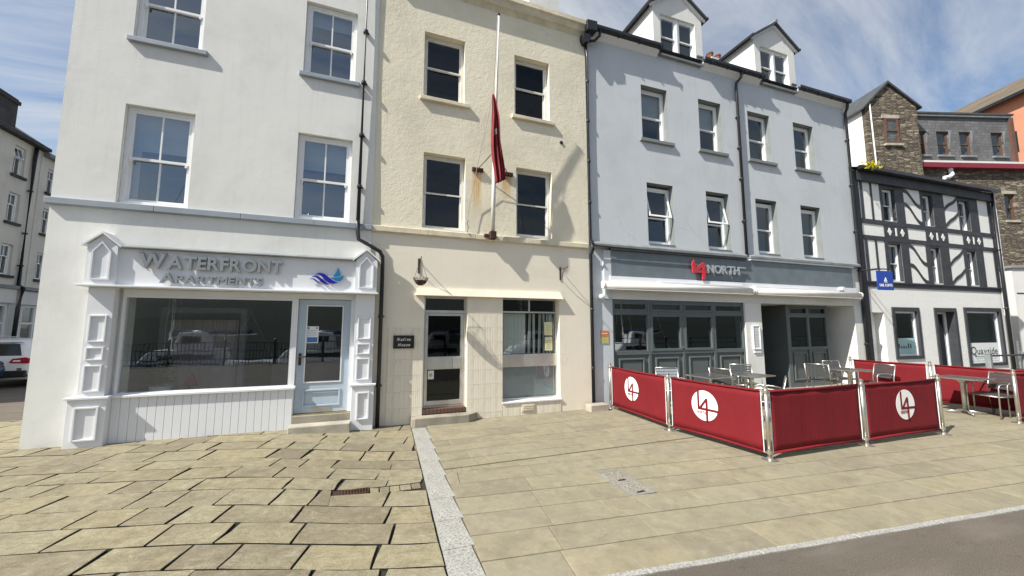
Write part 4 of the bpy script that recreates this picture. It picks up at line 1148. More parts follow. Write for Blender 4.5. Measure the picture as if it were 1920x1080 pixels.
    # ledge above fascia
    for a, b in ((.06, 4.80), (4.91, 9.50)):
        MB().prism_x([(-.13, 3.56), (-.02, 3.56), (.0, 3.70), (-.02, 3.70), (-.13, 3.625)], a, b).build('lead_ledge', 'lead_grey', B, bevel=.004)
    MB().box(.52, 4.78, -.125, -.03, 3.505, 3.555).build('fascia_rail', 'black_timber', B); MB().box(4.93, 9.2, -.115, -.03, 3.515, 3.555).build('fascia_rail', 'white_paint', B)
    MB().tube([(.02, -.15, 3.57), (.6, -.16, 3.555), (2.6, -.16, 3.545), (4.7, -.15, 3.545)], .014, 6).build('cable', 'black_iron', B)
    MB().box(.55, 9.16, -.07, -.002, 2.89, 3.50).build('fascia_board', 'fascia_slate', B)
    wall(B, 'white_render', .60, 9.58, 2.36, 3.50, .30, [], 0, name='fascia_wall'); wall(B, 'grey_render', 0, .60, 2.36, 3.50, .30, [], 0, name='fascia_wall')
    MB().box(.50, 9.24, -.10, -.003, 2.66, 2.888).build('fascia_base', 'white_paint', B, bevel=.006)
    # piers
    MB().box(.0, .60, .0, .30, -.3, 2.36).build('pier', 'grey_render', B)
    MB().box(4.71, 5.30, -.02, .30, -.3, 2.358).build('pier', 'white_render', B)
    MB().box(9.20, 9.58, -.015, .95, -.3, 2.358).build('pier', 'white_render', B)
    MB().box(.36, .56, -.06, -.001, 2.36, 3.50).build('corner_board', 'grey_render', B)
    # shopfront, four bays
    y = .03
    S = MB()
    edges = [.60, 1.64, 2.66, 3.67, 4.71]
    S.box(.60, 4.71, y, y + .08, 2.30, 2.355); S.box(.60, 4.71, y, y + .08, 2.02, 2.09); S.box(.60, 4.71, y, y + .08, 1.06, 1.13); S.box(.60, 4.71, y, y + .08, -.2, .10)
    for e in edges:
        a, b = (e, e + .05) if e == .60 else ((e - .05, e) if e == 4.71 else (e - .035, e + .035))
        S.box(a, b, y - .003, y + .077, -.2, 2.354)
    S.box(.60, 4.71, y + .03, y + .06, .10, 1.06)
    S = S.build('shopfront', 'slate_paint', B)
    for k in range(4):
        a, b = edges[k] + .04, edges[k + 1] - .04
        w = MB().frame(a, b, 1.13, 2.02, .06 if k in (1, 2) else .022, y - .012 if k in (1, 2) else y + .004, y + .06).build('shop_window', 'slate_paint', B, bevel=.004)
        i = .06 if k in (1, 2) else .022
        pane(w, a + i, b - i, 1.13 + i, 2.02 - i, y + .035, 'dark_glass')
        f = MB().frame(a, b, 2.09, 2.30, .045, y - .014 if k in (1, 2) else y + .004, y + .06).build('fanlight', 'slate_paint', B, bevel=.004)
        pane(f, a + .045, b - .045, 2.135, 2.255, y + .035, 'dark_glass')
        if k in (1, 2): MB().box(a + .06, b - .06, y + .04, y + .05, 2.14, 2.25).build('frosted_film', 'blind_white', f)
        pm = MB().frame(a + .12, b - .12, .17, .98, .045, y - .006, y + .031).build('panel_moulding', 'slate_paint', S, bevel=.012)
        MB().box(a + .20, b - .20, y + .018, y + .032, .25, .90).build('panel_field', 'slate_paint', S, bevel=.008)
    MB().box(2.60, 2.63, y - .03, y - .003, 1.2, 1.23).build('handle', 'steel', S)
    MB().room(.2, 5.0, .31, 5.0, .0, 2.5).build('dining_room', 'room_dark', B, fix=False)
    # entrance recess with bay
    MB().box(5.30, 9.20, .01, 1.4, 2.36, 2.45).build('recess_soffit', 'white_paint', B)
    MB().box(5.30, 9.20, -.02, 1.4, -.3, -.02).build('recess_floor', 'concrete', B)
    MB().box(5.2, 9.3, 1.4, 1.5, -.1, 2.4).build('recess_back', 'slate_paint', B)
    d = MB().frame(5.36, 6.30, .0, 2.2, .07, 1.32, 1.40); d.box(5.43, 6.23, 1.35, 1.38, .07, .9)
    d = d.build('entrance_door', 'slate_paint', B); pane(d, 5.43, 6.23, .9, 2.13, 1.36, 'dark_glass')
    yb = .32
    b = MB(); x0, x1, xm = 6.72, 8.52, 7.64
    for a, c in ((x0, x0 + .14), (xm - .045, xm + .045), (x1 - .10, x1)): b.box(a, c, yb, yb + .09, -.05, 2.355)
    for c0, c1 in ((-.05, .10), (1.05, 1.13), (2.00, 2.09), (2.29, 2.354)): b.box(x0 + .14, x1 - .10, yb + .003, yb + .087, c0, c1)
    b.box(x0 + .14, x1 - .10, yb + .035, yb + .06, .10, 1.05)
    b.box(x0, x0 + .09, yb + .09, 1.40, -.05, 2.355); b.box(x1 - .09, x1, yb + .09, 1.40, -.05, 2.355)
    bay = b.build('entrance_bay', 'slate_paint', B)
    for a, c in ((x0 + .14, xm - .045), (xm + .045, x1 - .10)):
        pane(bay, a, c, 1.13, 2.00, yb + .045, 'dark_glass'); pane(bay, a, c, 2.09, 2.29, yb + .045, 'dark_glass')
        MB().frame(a + .003, c - .003, 2.093, 2.287, .03, yb - .012, yb + .03).build('fanlight_frame', 'slate_paint', bay, bevel=.004)
        MB().frame(a + .08, c - .08, .17, .97, .045, yb - .002, yb + .036).build('panel_moulding', 'slate_paint', bay, bevel=.012)
    MB().box(x0 + .1, x1 - .1, 1.2, 1.25, .0, 2.3).build('bay_back', 'room_dark', bay)
    MB().box(5.35, 5.75, -.012, .3, -.05, .02).build('door_mat', 'plastic_black', B)
    return B
grey_building()
def at_grey(name, label, cat, group=None): return thing(name, label, cat, GO, GR, group)
def awnings():
    for a, b, lab in ((.24, 4.86, 'closed white awning cassette above the four bay shopfront'), (4.90, 9.30, 'closed white awning cassette above the recessed entrance')):
        w = at_grey('awning', lab, 'awning', None)
        prof = [(-.10, 2.64), (-.10, 2.735), (-.15, 2.755), (-.20, 2.74), (-.235, 2.70), (-.235, 2.645), (-.21, 2.60), (-.16, 2.585), (-.12, 2.60)]
        MB().prism_x(prof, a + .05, b - .05).build('cassette', 'awning_white', w, True)
        for x in (a, b - .05): MB().prism_x([(p * 1.03 + .0, 2.665 + (z - 2.665) * 1.12) for p, z in prof], x, x + .05).build('end_cap', 'awning_white', w, bevel=.008)
        MB().box(a + (1.6 if a < 1 else .06), b - (.3 if a < 1 else 2.2), -.165, -.101, 2.758, 2.80).build('front_rail', 'white_paint', w)
        MB().box(a + .06, b - .06, -.222, -.19, 2.565, 2.582).build('valance_bar', 'awning_white', w)
awnings()
def north_sign():
    s = at_grey('shop_sign', 'raised red and steel letters reading L4 NORTH on slate blue fascia', 'sign')
    X = lambda u: 2.86 + (u - 170) / (545 - 170) * .55
    Zf = lambda v: 3.41 - (v - 190) / (630 - 190) * .49
    def stroke(pts, mat='letter_red', y0=-.155, y1=-.115, nm='numeral'): MB().prism([(X(a), Zf(b)) for a, b in pts], y0, y1).build(nm, mat, s)
    stroke([(190, 490), (175, 300), (215, 190), (240, 280), (248, 400), (262, 440), (262, 490)])
    stroke([(250, 445), (250, 385), (420, 245), (440, 262), (440, 320), (300, 440)], y0=-.154)
    stroke([(262, 445), (545, 425), (545, 488), (262, 488)], y0=-.153)
    stroke([(392, 262), (455, 262), (455, 640), (392, 640)], y0=-.156)
    lettering(s, 'NORTH', 3.36, 4.45, 3.085, .205, -.115, .040, 'letter_steel', 0, .022, gap=.05)
    MB().box(4.42, 4.68, -.150, -.115, 3.262, 3.292).build('letter_bar', 'letter_steel', s)
    for x in (3.0, 3.6, 4.3): MB().tube([(x, -.12, 3.18), (x, -.06, 3.18)], .008, 6).build('stand_off', 'steel', s)
north_sign()
def small_grey():
    c = at_grey('security_camera', 'small white dome security light on the grey pier', 'camera')
    MB().lathe([(.0, .06), (.035, .055), (.06, .03), (.066, 0), (.06, -.03), (.03, -.055), (0, -.06)], 0, 0, 14).build('dome', 'white_upvc', c, True).location = (.26, -.09, 2.40)
    MB().box(.235, .285, -.05, .0, 2.37, 2.43).build('base', 'white_upvc', c, bevel=.006)
    n = at_grey('notice_board', 'small orange and olive notice on the grey pier', 'notice')
    MB().box(.265, .47, -.012, .0, 1.49, 1.63).build('upper_panel', 'paper_orange', n); MB().box(.265, .47, -.012, .0, 1.335, 1.482).build('lower_panel', 'paper_olive', n)
    MB().box(.29, .445, -.0145, -.0125, 1.55, 1.575).build('print', 'paper_yellow', n)
    m = at_grey('menu_case', 'wall mounted menu case on the white pier between shopfront and entrance', 'menu case')
    MB().frame(4.905, 5.165, 1.12, 1.75, .02, -.065, -.021).build('frame', 'white_upvc', m, bevel=.004); MB().box(4.925, 5.145, -.05, -.022, 1.14, 1.73).build('menu_sheet', 'paper_white', m)
    for k in range(12): MB().box(4.96, 5.11, -.0525, -.0505, 1.20 + k * .04, 1.206 + k * .04).build('print', 'lead_grey', m)
    MB().box(4.93, 5.17, -.05, -.021, 1.03, 1.09).build('ledge', 'white_upvc', m)
    f = at_grey('flood_light', 'small white lamp on top of the awning beside the corner pipe', 'lamp')
    MB().box(8.42, 8.55, -.20, -.10, 2.80, 2.90).build('body', 'white_upvc', f, bevel=.01); MB().box(8.46, 8.51, -.10, -.06, 2.82, 2.86).build('arm', 'white_upvc', f)
small_grey()

# ------------------------------------------------------------------ half timbered building
TO = (14.72, -.05, 0); TR = R(-3.4)
def tudor():
    B = thing('half_timbered_building', 'black and white half timbered building with curved braces and shop windows', 'building', TO, TR)
    Uw = [(1.30, 1.95), (3.42, 3.96), (5.51, 6.11)]; Lw = [(1.36, 2.00), (3.55, 4.07), (5.63, 6.17)]
    shops = [(1.20, 2.56, .68, 2.36), (3.36, 4.57, -.1, 2.37), (5.02, 7.26, .34, 2.41), (.04, .82, -.1, 2.18)]
    ops = [(a, b, 5.25, 6.38) for a, b in Uw] + [(a, b, 3.22, 4.48) for a, b in Lw] + shops
    wall(B, 'white_roughcast', .02, 7.5, -.3, 6.85, .30, ops, 0, 'black_timber', bare=shops[3:])
    shell(B, 'white_roughcast', .02, 7.5, .3, 7, -.5, 6.85)
    MB().prism_x([(-.28, 6.84), (3.5, 8.3), (7.2, 6.84), (3.5, 8.1)], -.06, 7.62).build('roof', 'slate_course', B)
    MB().prism_x([(-.285, 6.80), (-.17, 6.78), (-.17, 6.92), (-.285, 6.90)], -.05, 7.60).build('gutter', 'black_iron', B)
    def tm(x0, x1, z0, z1, d=.018):
        return MB().box(x0, x1, -d, -.001, z0, z1).build('timber', 'black_timber', B, bevel=.005)
    MB().box(.0, 7.55, -.10, -.001, 6.48, 6.80).build('timber', 'black_timber', B)
    H = lambda z0, z1: tm(.0, 7.5, z0, z1, .022)
    H(5.08, 5.235); H(4.54, 4.69); H(3.0, 3.18)
    MB().box(.0, 7.5, -.05, -.023, 3.13, 3.18).build('timber', 'black_timber', B)
    for lo, hi, ws in ((5.237, 6.478, Uw), (3.182, 4.538, Lw)):
        tm(.235, .35, lo, hi); tm(.72, .80, lo, hi) if False else tm(.715, .805, lo, hi)
        tm(1.18, ws[0][0] - .002, lo, hi); tm(ws[0][1] + .002, 2.385, lo, hi)
        tm(3.29, ws[1][0] - .002, lo, hi); tm(ws[1][1] + .002, 4.59, lo, hi)
        tm(5.42, ws[2][0] - .002, lo, hi); tm(ws[2][1] + .002, 6.63, lo, hi); tm(7.27, 7.5, lo, hi)
        for a, b in ws:
            top = 6.38 if lo > 5 else 4.48
            tm(a - .001, b + .001, top + .002, hi, .011)
    for a, b in ((1.22, 2.42), (3.39, 4.62), (5.50, 6.71)): tm(a, b, 4.692, 5.078, .020)
    tm(7.365, 7.5, 4.692, 5.078, .011)
    def foil(cx, cz):
        m = MB(); pts = []
        n = 24
        for k in range(n):
            t = 2 * math.pi * k / n
            r = .085 * (1 + .22 * math.cos(4 * t)) * (1.12 if abs(math.sin(t)) > .7 else 1)
            pts.append((cx + r * math.cos(t), cz + r * math.sin(t) * 1.15))
        m.prism(pts, -.028, -.015).build('quatrefoil', 'white_roughcast', B)
    for c in (1.80, 3.99, 6.12):
        foil(c - .325, 4.88); foil(c + .325, 4.88); MB().box(c - .035, c + .035, -.028, -.015, 4.75, 5.02).build('plaster_bar', 'white_roughcast', B)
    def brace(x0, x1, za, zb):
        pts = []; n = 12
        for k in range(n + 1):
            t = k / n
            s = t * t * (3 - 2 * t)
            pts.append((x0 + (x1 - x0) * t, za + (zb - za) * (.45 * t + .55 * s) + .05 * math.sin(t * math.pi * 2)))
        m = MB(); hw = .062
        for k in range(n):
            (a, b), (c, d) = pts[k], pts[k + 1]
            m.box(0, 0, 0, 0, 0, 0) if False else m.prism([(a, b - hw), (c, d - hw), (c, d + hw), (a, b + hw)], -.016, -.001)
        m.build('brace', 'black_timber', B)
    brace(2.386, 3.289, 6.40, 5.90); brace(2.386, 3.289, 5.92, 5.30)
    brace(4.591, 5.419, 5.93, 6.42); brace(4.591, 5.419, 5.32, 5.86)
    brace(2.386, 3.289, 4.48, 3.86); brace(2.386, 3.289, 3.80, 3.24)
    brace(4.591, 5.419, 3.92, 4.46); brace(4.591, 5.419, 3.24, 3.76)
    for a, b in Uw: sash(B, a + .003, b - .003, 5.262, 6.377, .10, 'white_upvc', 0, .5, .038, .03, 'glass', .0, 'blind_white', horn=False, side=.0)
    for a, b in Lw: sash(B, a + .003, b - .003, 3.232, 4.477, .10, 'white_upvc', 0, .48, .038, .03, 'glass', .0, horn=False)
    # shop openings
    for (a, b, c, d) in shops[:3]:
        f = MB().box(a - .0, a + .12, -.035, .29, c, d); f.box(b - .12, b, -.035, .29, c, d); f.box(a + .12, b - .12, -.035, .29, d - .13, d)
        if c > 0: f.box(a + .12, b - .12, -.035, .29, c, c + .10)
        f.build('shop_surround', 'black_timber', B)
    def shopwin(a, b, c, d):
        w = MB().frame(a, b, c, d, .06, .04, .11).build('shop_window', 'white_upvc', B)
        pane(w, a + .06, b - .06, c + .06, d - .06, .075, 'dark_glass'); room(B, a, b, .31, c, d, 2)
        return w
    w1 = shopwin(1.32, 2.44, .78, 2.23); w2 = shopwin(5.14, 7.14, .44, 2.28)
    MB().box(1.40, 2.36, .066, .070, .85, 1.35).build('window_film', 'paper_aqua', w1)
    for k, h in enumerate((.15, .07, .08, .07, .16, .14)): MB().box(1.50 + k * .115, 1.56 + k * .115, .0615, .0655, 1.02, 1.02 + h).build('faded_print', 'print_dark', w1)
    MB().box(5.24, 7.04, .066, .070, .52, 1.15).build('window_film', 'paper_white', w2)
    lettering(w2, 'Quayside', 5.34, 6.94, .74, .24, .065, .003, 'print_dark', .0, .012, False, 'lettering', 1.15)
    MB().box(5.55, 6.9, .062, .0655, .655, .672).build('lettering_rule', 'print_dark', w2); MB().box(5.6, 6.85, .062, .0655, .585, .605).build('lettering_rule', 'paper_aqua', w2)
    d = MB().frame(3.48, 4.45, -.05, 2.24, .07, .20, .27).build('shop_door', 'white_upvc', B); pane(d, 3.55, 4.38, .02, 2.17, .235, 'dark_glass'); room(B, 3.5, 4.4, .31, 0, 2.3, 2)
    MB().box(3.60, 3.75, .224, .228, .9, 1.15).build('sticker', 'paper_white', d)
    MB().box(.04, .82, .26, .29, -.1, 2.18).build('blocked_door', 'white_roughcast', B)
    MB().box(.045, .12, .0, .255, -.1, 2.175).build('door_post', 'black_timber', B)
    downpipe(B, [(7.44, -.10, 6.8), (7.44, -.10, -.1)], .05, [(7.44, -.1, 4.6), (7.44, -.1, 2.4)])
    downpipe(B, [(7.62, -.06, 6.8), (7.62, -.06, -.1)], .04, (), 'white_upvc')
    MB().box(-.10, .10, -.055, -.002, -.2, 6.8).build('corner_post', 'black_timber', B)
    return B
tudor()
def moss():
    m = MB()
    for k in range(170):
        c = Vector((rnd.gauss(0, .17), rnd.gauss(0, .05), rnd.gauss(0, .06)))
        r = rnd.uniform(.025, .06)
        ax = [Vector((rnd.uniform(-1, 1), rnd.uniform(-1, 1), rnd.uniform(-1, 1))).normalized() * r for _ in range(4)]
        m.poly([tuple(c + ax[0]), tuple(c + ax[1]), tuple(c + ax[2])]); m.poly([tuple(c + ax[1]), tuple(c + ax[3]), tuple(c + ax[2])])
    o = m.build('moss_clump', 'moss_yellow', None, fix=False)
    r = Matrix.Rotation(TR, 4, 'Z') @ Vector((.42, -.30, 6.93))
    o.location = Vector(TO) + r
    stuff(o)
    tag(o, 'bright yellow moss clump on the half timbered building gutter', 'moss')
moss()
def sail_sign():
    g = thing('hanging_sign', 'blue hanging sign with white sail reading SAIL LOFTS on black bracket', 'sign', (14.27, -.62, 0), R(-8))
    MB().tube([(-.10, .55, 3.46), (.02, .0, 3.46), (.62, .0, 3.46)], .018, 8).build('bracket', 'black_iron', g)
    MB().tube([(.30, .0, 3.46), (.12, .55, 3.46)], .012, 6).build('bracket', 'black_iron', g)
    MB().box(.0, .62, -.015, .015, 2.82, 3.40).build('board', 'sign_blue', g, bevel=.004)
    for x in (.08, .54): MB().tube([(x, 0, 3.40), (x, 0, 3.46)], .006, 6).build('hook', 'steel', g)
    MB().prism([(.25, 3.09), (.37, 3.09), (.32, 3.21)], -.020, -.0155).build('emblem', 'print_white', g)
    MB().prism([(.235, 3.075), (.385, 3.075), (.36, 3.05), (.26, 3.05)], -.020, -.0155).build('emblem', 'print_white', g)
    lettering(g, 'SAIL LOFTS', .06, .56, 2.93, .075, -.0155, .004, 'print_white', 0, .02, False, 'lettering')
sail_sign()

# ------------------------------------------------------------------ buildings behind
def stone_building():
    B = thing('stone_building', 'brown rubble stone building with slate mansard and gabled tower', 'building', (7.0, 11.23, 0), R(-18))
    wall(B, 'rubble_stone', 21.5, 36, -.6, 10.7, .3, [(28.05, 28.70, 7.74, 9.27)])
    w = sash(B, 28.055, 28.695, 7.75, 9.26, .12, 'brown_frame', 0, .5, .06, .04, 'glass', 0, horn=False, side=.5)
    MB().box(27.95, 28.8, -.05, .1, 7.62, 7.74).build('window_sill', 'step_stone', B)
    MB().box(27.95, 28.8, -.02, .1, 9.275, 9.45).build('lintel', 'step_stone', B)
    MB().box(22.75, 36, -.32, .2, 10.66, 10.93).build('fascia', 'maroon_paint', B)
    MB().box(22.75, 36, -.26, .2, 10.931, 11.07).build('lead_gutter', 'pale_render', B)
    wins = [(23.05, 23.78), (24.42, 25.17), (25.80, 26.51), (27.74, 28.48)]
    wall(B, 'mansard_slate', 22.7, 28.98, 11.07, 13.80, .3, [(a, b, 11.50, 12.93) for a, b in wins], .0, name='mansard')
    for a, b in wins:
        sash(B, a + .003, b - .003, 11.505, 12.925, .10, 'brown_frame', 0, .5, .06, .04, 'glass', 0, 'paper_white', horn=False, side=.22)
        MB().box(a - .08, b + .10, -.10, .08, 11.40, 11.495).build('window_sill', 'lead_grey', B)
        MB().prism([(b + .0, 12.2), (b + .14, 12.9), (b + .14, 13.0), (b, 13.0)], -.02, -.002).build('flashing', 'lead_grey', B)
    MB().box(22.7, 28.98, -.12, .3, 13.80, 13.92).build('roof_edge', 'lead_grey', B); MB().box(22.7, 29.1, -.16, 6, 13.921, 14.02).build('roof', 'slate_roof', B)
    MB().box(28.85, 29.05, -.14, .0, 11.05, 13.8).build('corner_pipe', 'brown_frame', B)
    MB().box(22.7, 22.9, .3, 6, -.6, 13.8).build('side_wall', 'rubble_stone', B); MB().box(28.78, 28.98, .3, 6, 10.6, 13.8).build('side_wall', 'mansard_slate', B)
    # tower
    x0, x1, xm = 19.70, 22.72, 21.08
    T = MB().prism([(x0, -.6), (x1, -.6), (x1, 14.05), (xm, 15.36), (x0, 13.95)], -.55, -.35)
    T = T.build('tower', 'rubble_stone', B)
    MB().box(x1 - .25, x1, -.35, 1.2, -.6, 14.0).build('tower_side', 'rubble_stone', T)
    MB().box(x0 + .003, x0 + .25, -.35, 5.0, -.6, 13.94).build('tower_flank', 'white_roughcast', T)
    for s, e, ez in ((-1, x0 - .22, 13.78), (1, x1 + .20, 13.90)):
        pts = [(xm, 15.36), (e, ez), (e, ez + .10), (xm, 15.50)]
        MB().prism(pts if s < 0 else pts[::-1], -.68, 5.0).build('tower_roof', 'slate_roof', T)
    sash(T, 20.72, 21.50, 11.82, 13.30, -.62, 'brown_frame', 0, .5, .07, .05, 'glass', 0, horn=False, rm=False)
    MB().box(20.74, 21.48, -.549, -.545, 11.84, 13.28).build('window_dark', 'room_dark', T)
    MB().box(20.6, 21.62, -.68, -.55, 11.70, 11.815).build('tower_sill', 'step_stone', T); MB().box(20.6, 21.62, -.60, -.55, 13.31, 13.50).build('tower_lintel', 'step_stone', T)
    MB().tube([(19.95, -.60, 14.1), (20.02, -.60, 8)], .035, 6).build('vent_pipe', 'white_upvc', T)
    MB().tube([(24.9, -.1, 10.66), (24.9, -.14, 10.3), (24.7, -.16, 10.15), (24.4, -.16, 10.1)], .11, 8).build('waste_pipe', 'white_upvc', B)
stone_building()
def orange_building():
    B = thing('orange_building', 'tall orange rendered building with slate roof behind the stone building', 'building', (0, -7.5, 0), R(-20.5))
    MB().box(40, 52, 18, 31.7, -.6, 20.0).build('wall', 'orange_render', B)
    MB().box(40.3, 52, 31.7, 42, -.6, 19.9).build('wall', 'pale_render', B)
    MB().prism([(39.5, 19.75), (45, 23.35), (52, 19.2), (52, 19.4), (45, 23.6), (39.4, 20.0)], 17.5, 42.5).build('roof', 'slate_course', B)
    MB().box(39.3, 39.55, 17.5, 42.5, 19.72, 19.95).build('gutter', 'black_iron', B)
    for k in range(4): MB().box(39.96, 40.05, 20 + k * 3, 21 + k * 3, 15.5, 17.2).build('window', 'car_glass', B)
orange_building()
def pale_building():
    B = thing('pale_building', 'low pale grey rendered building beyond the half timbered one', 'building', (7.0 - 1.4, 11.23 - 3.7, 0), R(-18))
    MB().box(22.4, 24.3, -.0, 3, -.6, 4.35).build('wall', 'pale_render', B)
    MB().box(24.3, 32, -.35, 3, -.6, 4.55).build('front_wall', 'pale_render', B)
    MB().box(22.3, 24.29, -.08, 3.1, 4.35, 4.45).build('coping', 'lead_grey', B); MB().box(24.25, 32.1, -.43, 3.1, 4.55, 4.65).build('coping', 'lead_grey', B)
    MB().box(22.5, 24.2, -.02, -.001, 3.2, 3.24).build('cable', 'black_iron', B)
    f = MB().box(24.9, 25.9, -.38, -.352, .0, 2.2).build('door', 'slate_paint', B)
pale_building()
def street_building():
    # faces +x across the side street: local x runs along +y, local -y looks to +x
    B = thing('street_building', 'drab grey rendered four storey building with black chimney across the side street', 'building', (-15, 0, 0), R(90))
    cols = [(13.55, 14.2), (15.60, 16.20)]
    ops = []
    for a, b in cols: ops += [(a, b, 8.50, 9.82), (a, b, 6.36, 7.68), (a, b, 4.0, 5.37)]
    ops += [(17.55, 18.15, 8.3, 9.5), (17.55, 18.15, 6.25, 7.5), (17.55, 18.15, 4.0, 5.3)]
    shops = [(13.0, 16.35, .3, 2.74), (17.1, 19.5, .3, 2.72)]
    wall(B, 'drab_render', 4, 26, 2.9, 10.25, .3, ops)
    for (a, b, c, d) in ops:
        sash(B, a + .003, b - .003, c + .003, d - .003, .10, 'white_upvc', 1, .62, .05, .035, 'glass', 0, horn=False, open_top=(c > 8 and a > 15 and a < 17), rdepth=1)
        MB().box(a - .08, b + .08, -.10, .08, c - .12, c).build('window_sill', 'dark_chimney', B)
    wall(B, 'pale_render', 4, 26, -.8, 2.9, .3, shops, name='shop_wall')
    for a, b, c, d in shops:
        w = MB().frame(a, b, c, d, .10, .05, .2).build('shop_window', 'white_paint', B)
        w2 = MB().box(a + .1, b - .1, .06, .16, 1.85, 1.93).build('transom', 'white_paint', w); pane(w, a + .1, b - .1, c + .1, d - .1, .12, 'shop_glass'); room(B, a, b, .31, c, d, 2)
        for k in range(1, 3): MB().box(a + (b - a) * k / 3 - .05, a + (b - a) * k / 3 + .05, .055, .17, c + .1, d - .1).build('mullion', 'white_paint', w)
    MB().box(4, 16.45, -.14, -.001, 2.78, 3.40).build('shop_fascia', 'pale_render', B); MB().box(16.7, 26, -.12, -.001, 2.75, 3.35).build('shop_fascia', 'pale_render', B)
    MB().box(4, 26, -.22, -.001, 3.41, 3.56).build('shop_cornice', 'lead_grey', B)
    MB().box(17.05, 17.12, -.03, -.001, 3.56, 10.1).build('joint', 'drab_render', B)
    downpipe(B, [(16.55, -.12, 10.1), (16.55, -.10, 9.6), (16.55, -.10, 3.6), (16.55, -.28, 3.45), (16.52, -.20, 2.6), (16.52, -.16, -.3)], .075, [(16.55, -.10, z) for z in (8, 6, 4.5)])
    MB().box(3.9, 17.1, -.32, .2, 10.15, 10.30).build('eaves', 'dark_chimney', B); MB().box(17.101, 26, -.28, .2, 9.95, 10.1).build('eaves', 'lead_grey', B)
    MB().prism_x([(-.3, 10.3), (4, 13.2), (8, 10.3)], 3.9, 17.1).build('roof', 'slate_roof', B); MB().prism_x([(-.3, 10.1), (4, 12.4), (8, 10.1)], 17.101, 26).build('roof', 'lead_grey', B)
    c = MB().box(14.0, 15.72, .15, 1.2, 10.3, 11.95).build('chimney', 'dark_chimney', B, bevel=.03)
    MB().box(13.95, 15.77, .10, 1.25, 11.7, 11.86).build('chimney_band', 'dark_chimney', c)
    MB().box(4.0, 4.25, .3, 8, -.8, 10.2).build('side_wall', 'drab_render', B); MB().box(25.75, 26, .3, 8, -.8, 10.2).build('side_wall', 'drab_render', B)
street_building()

# ------------------------------------------------------------------ vehicles
def make_car(name, label, paint, loc, rotz):
    """nose towards +y, tail towards -y, wheels on z = 0"""
    C = thing(name, label, 'car', loc, rotz)
    st = [  # y, half width low, half width belt, half width roof, z bottom, z belt, z roof
        (-2.20, .78, .78, .60, .42, .86, .88), (-2.16, .86, .86, .62, .34, 1.00, 1.04), (-2.05, .90, .88, .64, .28, 1.06, 1.48), (-1.80, .92, .90, .66, .26, 1.06, 1.60),
        (-.8, .93, .91, .68, .25, 1.04, 1.66), (.2, .93, .91, .67, .25, 1.02, 1.63), (.75, .93, .90, .63, .25, 1.01, 1.40), (1.15, .93, .89, .70, .25, 1.00, 1.03), (1.7, .91, .86, .70, .26, .93, .96), (2.1, .86, .80, .62, .32, .80, .82), (2.22, .74, .70, .5, .42, .66, .68)]
    bm = bmesh.new(); rings = []
    for (y, a, b, c, z0, z1, z2) in st:
        half = [(a * .90, z0), (a, z0 + .14), (a * 1.01, (z0 + z1) / 2), (b, z1), ((b + c * 1.9) / 2.9, z1 + (z2 - z1) * .6), (c, z2 - .03 * (z2 - z1 > .2)), (c * .6, z2 + .015), (0, z2 + .02)]
        ring = [(x, y, z) for x, z in half] + [(-x, y, z) for x, z in half[-2::-1]]
        rings.append([bm.verts.new(p) for p in ring])
    n = len(rings[0])
    for i in range(len(rings) - 1):
        for j in range(n):
            bm.faces.new((rings[i][j], rings[i][(j + 1) % n], rings[i + 1][(j + 1) % n], rings[i + 1][j]))
    bm.faces.new(rings[0]); bm.faces.new(rings[-1][::-1])
    bmesh.ops.recalc_face_normals(bm, faces=bm.faces)
    me = bpy.data.meshes.new('body'); bm.to_mesh(me); bm.free()
    b = obj('body', me, paint, C, True)
    MB().poly([(-.68, -2.155, 1.10), (.68, -2.155, 1.10), (.56, -2.05, 1.50), (-.56, -2.05, 1.50)]).build('rear_window', 'car_glass', C)
    MB().poly([(-.66, -1.99, 1.52), (.66, -1.99, 1.52), (.66, -2.14, 1.56), (-.66, -2.14, 1.56)]).build('spoiler', paint, C)
    for s in (-1, 1):
        MB().poly([(s * .925, -1.75, 1.09), (s * .93, .85, 1.06), (s * .72, .35, 1.52), (s * .715, -1.6, 1.54)]).build('side_window', 'car_glass', C)
        t = MB().prism([(s * .42, .86), (s * .88, .83), (s * .90, 1.00), (s * .80, 1.04), (s * .50, 1.00)], -2.225, -2.10).build('tail_light', 'tail_red', C, bevel=.01)
        MB().prism([(s * .52, .90), (s * .70, .89), (s * .70, .95), (s * .54, .95)], -2.232, -2.22).build('lamp', 'print_white', t)
        MB().box(min(s * .62, s * .74), max(s * .62, s * .74), -2.20, -2.15, .56, .68).build('reflector', 'plastic_black', C)
        MB().tube([(s * .64, -1.6, 1.70), (s * .66, -.6, 1.73), (s * .64, .2, 1.68)], .02, 6).build('roof_rail', 'steel', C)
        MB().box(min(s * .94, s * 1.08), max(s * .94, s * 1.08), .55, .72, 1.02, 1.17).build('mirror', paint, C, bevel=.03)
        MB().poly([(s * .55, 2.17, .72), (s * .78, 2.10, .72), (s * .78, 2.10, .84), (s * .55, 2.16, .82)]).build('headlight', 'print_white', C)
        for y in (-1.35, 1.38):
            w = MB().tube([(s * .70, y, .34), (s * .945, y, .34)], .34, 20).build('wheel', 'tyre', C, bevel=.03)
            MB().tube([(s * .93, y, .34), (s * .955, y, .34)], .21, 14).build('rim', 'steel', w)
    MB().box(-.86, .86, -2.235, -2.0, .36, .60).build('bumper', 'plastic_black', C, bevel=.04)
    MB().box(-.26, .26, -2.225, -2.18, .72, .83).build('number_plate', 'plate_yellow', C)
    return C
make_car('parked_car', 'white sport utility car parked with its tail lights showing in the side street', 'car_white', (-11.95, 13.05, street_z(11)), R(4))
make_car('parked_car', 'dark blue car parked beside the white car in the side street', 'car_blue', (-12.0, 8.2, street_z(8)), R(-2))

